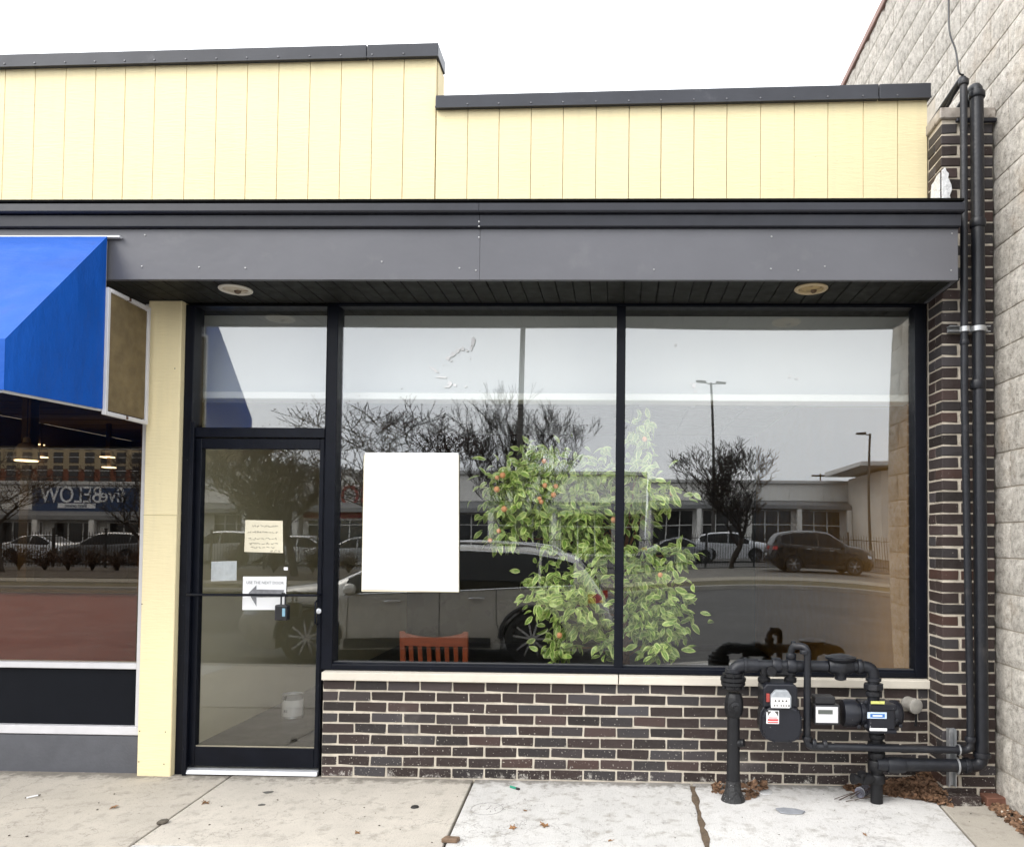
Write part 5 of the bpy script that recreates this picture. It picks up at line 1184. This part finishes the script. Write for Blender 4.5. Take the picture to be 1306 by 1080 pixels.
# ---------------------------------------------------------------- trees
def bare_tree(name, label, base, height, seed, spread, upright, leafm=None, nleaf=0, depth=6, group='bare trees across the street', trunk_h=.24, r0=.12, wide=1.0, tw0=.009):
    r = random.Random(seed); base = Vector(base); tw = MB(); cr = MB(); tips = []
    t = thing(name, label, 'tree', base, 0, group)
    def grow(p, d, L, rad, lev):
        n = 4 if lev < 3 else 3; pts = [p]; rs = [rad]; dd = d.copy(); kids = []
        for k in range(n):
            dd = (dd + Vector((r.gauss(0,.16), r.gauss(0,.16), r.gauss(.03 + upright*.12,.10)))).normalized(); p = p + dd*L/n; pts.append(p); rs.append(max(tw0, rad*(1-.42*(k+1)/n)))
            kids.append((p, dd.copy(), rs[-1]))
        (tw if lev == 0 else cr).tube(pts, rs, 7 if lev < 2 else (5 if lev < 4 else 3), cap=lev < 2)
        if lev >= depth: tips.append((pts[-1], dd)); tips.append((pts[1], dd)); return
        m = r.choice((2,3)) if lev else r.choice((4,5))
        for j in range(m):
            q, qd, qr = kids[-1] if j < 2 else kids[r.randrange(max(1,n-2), n)]
            ang = r.uniform(0, 6.28); o = Vector((math.cos(ang), math.sin(ang), r.uniform(-.05,.35)))
            nd_ = (qd*(1-.0) + o*spread*r.uniform(.6,1.25)).normalized()
            grow(q, nd_, L*r.uniform(.66,.88), qr*r.uniform(.55,.78), lev+1)
        if lev >= 1:
            for q, qd, qr in kids[:-1]:
                if r.random() < .75:
                    o = Vector((r.gauss(0,1), r.gauss(0,1), r.uniform(-.2,.7))).normalized(); grow(q, (qd*.6+o*spread).normalized(), L*.5, qr*.45, min(depth, lev+2))
    grow(Vector((0,0,-.1)), Vector((0,0,1)), height*trunk_h, r0, 0)
    top_ = max(v[2] for v in cr.v); k = height/top_
    for mb_ in (tw, cr): mb_.v = [(x*k*wide, y*k*wide, z*k) if z > .5 else (x*k, y*k, z) for x, y, z in mb_.v]
    part('trunk', tw, mat('grey_brown_bark', (.055,.043,.034), .9, .25, 6, .4, 30), t, smooth=60, local=True)
    part('crown', cr, mat('dark_twigs', (.026,.019,.016), .9, .2, 3), t, local=True)
    if nleaf:
        lf = MB()
        for i in range(nleaf):
            q, dd = r.choice(tips); q = Vector((q.x*k*wide, q.y*k*wide, q.z*k)) + Vector((r.gauss(0,.14), r.gauss(0,.14), r.gauss(0,.14)))
            a = Vector((r.gauss(0,1), r.gauss(0,1), r.gauss(0,1))).normalized()*r.uniform(.02,.045); b = Vector((r.gauss(0,1), r.gauss(0,1), r.gauss(0,1))).normalized()*.03
            lf.add([q-a, q+b, q+a, q-b], [(0,1,2,3)])
        o = part('dry_foliage', lf, leafm, t, local=True); o['kind'] = 'stuff'
    return t
REDL = mat('dark_red_leaves', (.075,.028,.020), .8, .4, 8); PALEL = mat('pale_dry_leaves', (.30,.26,.20), .8, .3, 8)
def tx(px, y): return mpix(px, 690, y).x
bare_tree('crabapple_tree', 'wide crabapple tree with dark trunk and dark red leaves, mirrored behind the yellow note', (tx(378,-23.4),-23.4,-.07), 6.0, 11, .95, .25, REDL, 4500, wide=1.15)
bare_tree('crabapple_tree', 'slender two stemmed crabapple tree mirrored left of the yellow note', (tx(292,-24.2),-24.2,-.07), 5.6, 23, .85, .3, REDL, 2500, wide=1.1)
bare_tree('crabapple_tree', 'broad crabapple tree with dark red leaves mirrored around the blank poster', (tx(528,-22.6),-22.6,-.07), 6.7, 37, 1.0, .2, REDL, 4200, wide=1.35, tw0=.008)
bare_tree('pear_tree', 'tall upright bare tree with dense fine twigs mirrored behind the citrus tree', (tx(690,-24.5),-24.5,-.07), 7.6, 5, .50, 1.1, REDL, 700, depth=7, wide=1.35, tw0=.006)
bare_tree('pear_tree', 'bare round headed tree on the fence line mirrored in the right window', (tx(926,-27.8),-27.8,-.13), 6.3, 8, .66, .75, REDL, 250, depth=7, trunk_h=.22, wide=1.5, tw0=.0065)
bare_tree('blossom_tree', 'spreading tree with pale dry tufts mirrored beside the blue store sign', (tx(2,-24.0),-24.0,-.07), 5.0, 61, 1.0, .2, PALEL, 2200, depth=5, tw0=.007)
bare_tree('blossom_tree', 'bare spreading tree mirrored over the grey wagon by the cream post', (tx(205,-25.0),-25.0,-.07), 5.6, 71, .95, .25, PALEL, 900, depth=5, tw0=.007)

# shrubs in the planting bed
SHR = mat('brown_shrub', (.085,.05,.03), .95, .4, 6); 
def shrub(base, w, h, seed, label):
    r = random.Random(seed); st = MB(); lf = MB(); base = Vector(base)
    t = thing('shrub', label, 'shrub', base, 0, 'dry shrubs before the iron fence')
    for k in range(30):
        a = r.uniform(0,6.28); q = Vector((math.cos(a)*w*r.random(), math.sin(a)*w*.6*r.random(), h*r.uniform(.55,1))); st.tube([(0,0,-.02), q*.5+Vector((0,0,h*.15)), q], [.014,.010,.005], 4)
        for j in range(22):
            c_ = q*r.uniform(.4,1.05)+Vector((r.gauss(0,.1), r.gauss(0,.1), r.gauss(0,.08))); a_ = Vector((r.gauss(0,1), r.gauss(0,1), r.gauss(0,1))).normalized()*.04; b_ = Vector((r.gauss(0,1), r.gauss(0,1), r.gauss(0,1))).normalized()*.03
            lf.add([c_-a_, c_+b_, c_+a_, c_-b_], [(0,1,2,3)])
    part('stems', st, mat('dark_twigs', (.04,.03,.025)), t, local=True); o = part('foliage', lf, SHR, t, local=True); o['kind'] = 'stuff'
for i, px in enumerate((-10,25,58,88,118,150,182,250,300,350,400,440)):
    y = -25.8+rnd.uniform(-.5,.5)
    shrub((tx(px, y), y, -.075), rnd.uniform(.6,.9), rnd.uniform(.8,1.15), 100+i, 'brown dry shrub in the row before the iron fence')

# lamp posts and utility pole
POLE = mat('dark_pole', (.06,.055,.05), .6, .1, 2)
def lamp(px, y, zt, r, heads, label, ground=-.1):
    x = tx(px, y); t = thing('lamp_post', label, 'lamp post', (x, y, ground), 0, 'parking lot lamp posts')
    part('base', MB().lathe((x,y,ground-.1), UP, [(.28,0),(.28,.75),(.24,.8)], 16), CURB, t, smooth=40)
    part('pole', MB().tube([(x,y,ground+.68),(x,y,zt)], [r,r*.7], 10), POLE, t, smooth=60)
    for s in heads:
        part('arm', MB().tube([(x,y,zt-.12),(x+s*.45,y,zt-.02)], .04, 6), POLE, t); 
        part('lamp_head', MB().prism([(x+s*.35,y-.18,zt-.06),(x+s*1.05,y-.18,zt-.02),(x+s*1.05,y-.18,zt+.08),(x+s*.35,y-.18,zt+.10)], (0,.36,0)), POLE, t, bevel=.02)
lamp(664, -20.2, 10.5, .115, (-1, 1), 'thick dark lamp post rising through the upright tree', -.10)
lamp(897, -43, mpix(897,475,-43).z, .12, (-1, 1), 'tall twin headed lamp post mirrored left of the bare round tree')
lamp(1134, -44, mpix(1133,548,-44).z, .12, (-1,), 'thin single arm lamp post mirrored at the right window edge')
ux = tx(1060,-112); uz = mpix(1060,602,-112).z
t = thing('utility_pole', 'distant wooden utility pole with two crossarms above the store roof', 'utility pole', (ux, -112, -.3))
UW = mat('pole_wood', (.07,.05,.035), .9)
part('pole', MB().tube([(ux,-112,-.5),(ux,-112,uz)], [.2,.14], 8), UW, t); part('crossarm', MB().box(ux-1.6,-112.1,uz-.5,ux+1.6,-111.9,uz-.2), UW, t); part('crossarm', MB().box(ux-1.2,-112.1,uz-1.9,ux+1.2,-111.9,uz-1.65), UW, t)

# ---------------------------------------------------------------- stores across the parking lot
WPAN = mat('white_store_panel', (.78,.76,.72), .6, .05, .5); GBAND = mat('grey_store_band', (.22,.22,.22), .6, .06, .4); SGL = mat('store_glass', (.02,.022,.024), .12)
CORN = mat('pale_cornice', (.58,.57,.55), .7, .06, .3)
MY = -57.0
def mz(px, py, y=MY): return mpix(px, py, y).z
def store(name, label, x0, x1, zroof, zband1, zband0, bays, sign=None, y=MY):
    t = thing(name, label, 'store', ((x0+x1)/2, y, -.1), 0, 'stores across the parking lot')
    part('wall', MB().box(x0,y-14,-.3,x1,y-.02,zroof-.3), WPAN, t)
    n = max(2, int((x1-x0)/3.2)); w = (x1-x0)/n
    for k in range(n): part('wall_panel', MB().box(x0+k*w+.03,y-.019,zband1+.03,x0+(k+1)*w-.03,y+.06,zroof-.32), WPAN, t)
    part('cornice', MB().box(x0-.1,y-14,zroof-.3,x1+.1,y+.35,zroof), CORN, t, bevel=.03)
    part('canopy_band', MB().prism([(x0,y,zband0),(x0,y+1.6,zband0),(x0,y+1.6,zband0+.35),(x0,y,zband1)], (x1-x0,0,0)), GBAND, t)
    bw = (x1-x0)/bays
    for k in range(bays):
        a = x0+k*bw+.45; b = x0+(k+1)*bw-.45
        f = part('shop_window', MB().box(a,y-.018,.1,b,y+.02,zband0-.15), SGL, t)
        m = max(3, int((b-a)/1.3))
        for j in range(m+1):
            xx = a+(b-a)*j/m; part('mullion', MB().box(xx-.05,y+.021,.1,xx+.05,y+.08,zband0-.16), WPAN, f)
        part('mullion', MB().box(a,y+.022,2.25,b,y+.07,2.33), WPAN, f)
        part('column', MB().box(x0+k*bw-.22,y+1.2,-.2,x0+k*bw+.22,y+1.58,zband0-.001), WPAN, t, bevel=.02)
    return t
xr = tx(1118,-50)
store('strip_store', 'long white panelled store front mirrored in the right window', tx(800,MY)-.0, 24.0, mz(1020,612), mz(1020,641), mz(1020,653), 5)
store('strip_store', 'white store front with a red lettered sign mirrored left of the poster', -26.0, tx(800,MY)-.3, mz(600,600), mz(600,640), mz(600,655), 5)
t = store('strip_store', 'white store front mirrored in the door glass', -37.6, -26.3, mz(330,590), mz(330,642), mz(330,655), 3)
t2 = store('strip_store', 'store front with a dark blue sign mirrored in the neighbouring window', -66, -37.9, mz(90,614), mz(90,650), mz(90,663), 6)
# blue store sign
sx_a, sx_b = tx(62,MY), tx(122,MY); yS = MY+.4
BSIGN = mat('navy_sign_board', (.012,.045,.12), .4); 
sg = thing('store_sign', 'dark blue store sign with white lettering, mirrored in the neighbouring window', 'sign', ((sx_a+sx_b)/2, yS, mz(90,651)))
part('board', MB().box(sx_a-1.2,MY+.07,mz(90,654),sx_b+3.6,yS,mz(90,622)), BSIGN, sg, bevel=.03)
WHT = mat('white_letter', (.85,.85,.85), .5); RT_ = (math.pi/2, 0, math.pi)
text_on('BELOW', 1.95, (tx(94,MY), yS+.02, mz(90,632)), WHT, sg, RT_, .04, .78)
text_on('five', 1.7, (tx(146,MY), yS+.02, mz(90,632)), WHT, sg, RT_, .04, .9)
part('lower_strip', MB().box(sx_a+1.0,yS+.001,mz(90,648),sx_b+.2,yS+.03,mz(90,642)), WHT, sg)
text_on('Best prices', .42, (tx(100,MY), yS+.05, mz(90,645)), BSIGN, sg, RT_, .01)
# red store sign
rs_a, rs_b = tx(425,MY), tx(470,MY); REDS = mat('red_sign', (.32,.02,.025), .5)
sg = thing('store_sign', 'red sign letters over a red band on the white store left of the poster', 'sign', ((rs_a+rs_b)/2, MY+.3, mz(450,662)))
part('backing', MB().box(rs_a-2.4,MY+.07,mz(450,664),rs_b+2.4,MY+.3,mz(450,620)), mat('off_white_sign', (.5,.47,.45), .6), sg)
part('red_band', MB().box(rs_a-2.4,MY+.301,mz(450,661),rs_b+2.4,MY+.36,mz(450,652)), REDS, sg)
text_on('MO', 2.6, ((rs_a+rs_b)/2+.2, MY+.31, mz(450,634)), REDS, sg, RT_, .05, .8)
# corner pavilion with projecting roof
cxw = 19.6; cxr = 17.4
t = thing('corner_pavilion', 'cream corner building with a projecting flat roof mirrored at the window edge', 'building', (cxw+4, -52, -.1))
part('wall', MB().box(cxw,-56.5,-.3,cxw+14,-48,mz(1130,598,-48)), mat('cream_stucco', (.62,.59,.54), .8, .05, .6), t)
part('roof', MB().prism([(cxr,-56.8,mz(1130,594,-48)),(cxr,-46.6,mz(1130,594,-48)),(cxr,-46.6,mz(1130,588,-48)),(cxr,-56.8,mz(1130,586,-48))], (17,0,0)), CORN, t, bevel=.03)
for k in range(4):
    xx = cxw+1.0+k*3.2; f = part('window', MB().box(xx,-47.99,.1,xx+2.5,-47.95,2.9), SGL, t); part('window_mullion', MB().box(xx+1.2,-47.949,.1,xx+1.3,-47.9,2.9), WPAN, f)
# apartment block behind the blue sign
AYY = -112
ax0, ax1 = tx(-60,AYY), tx(245,AYY); zlo, zhi = mz(90,604,AYY), mz(90,556,AYY)
t = thing('apartment_block', 'red brick apartment block with a beige upper storey behind the blue sign', 'building', ((ax0+ax1)/2, AYY, -.3))
part('brick_storeys', MB().box(ax0,AYY-16,-.5,ax1,AYY,mz(90,598,AYY)), mat('red_brick_wall', (.20,.075,.045), .9, .1, .6), t)
part('upper_storey', MB().box(ax0,AYY-16,mz(90,598,AYY)+.002,ax1,AYY+.05,mz(90,545,AYY)), mat('beige_wall', (.42,.34,.22), .9, .06, .5), t)
for row in (552,568,585,602,617):
    z = mz(90,row+4,AYY)
    for k in range(15):
        xx = ax0+1.5+k*(ax1-ax0-3)/14; f = part('window', MB().box(xx-.75,AYY+.051,z-.2,xx+.75,AYY+.10,z+1.5), SGL, t); part('window_sill', MB().box(xx-.85,AYY+.1005,z+.7,xx+.85,AYY+.16,z+.78), WPAN, f)
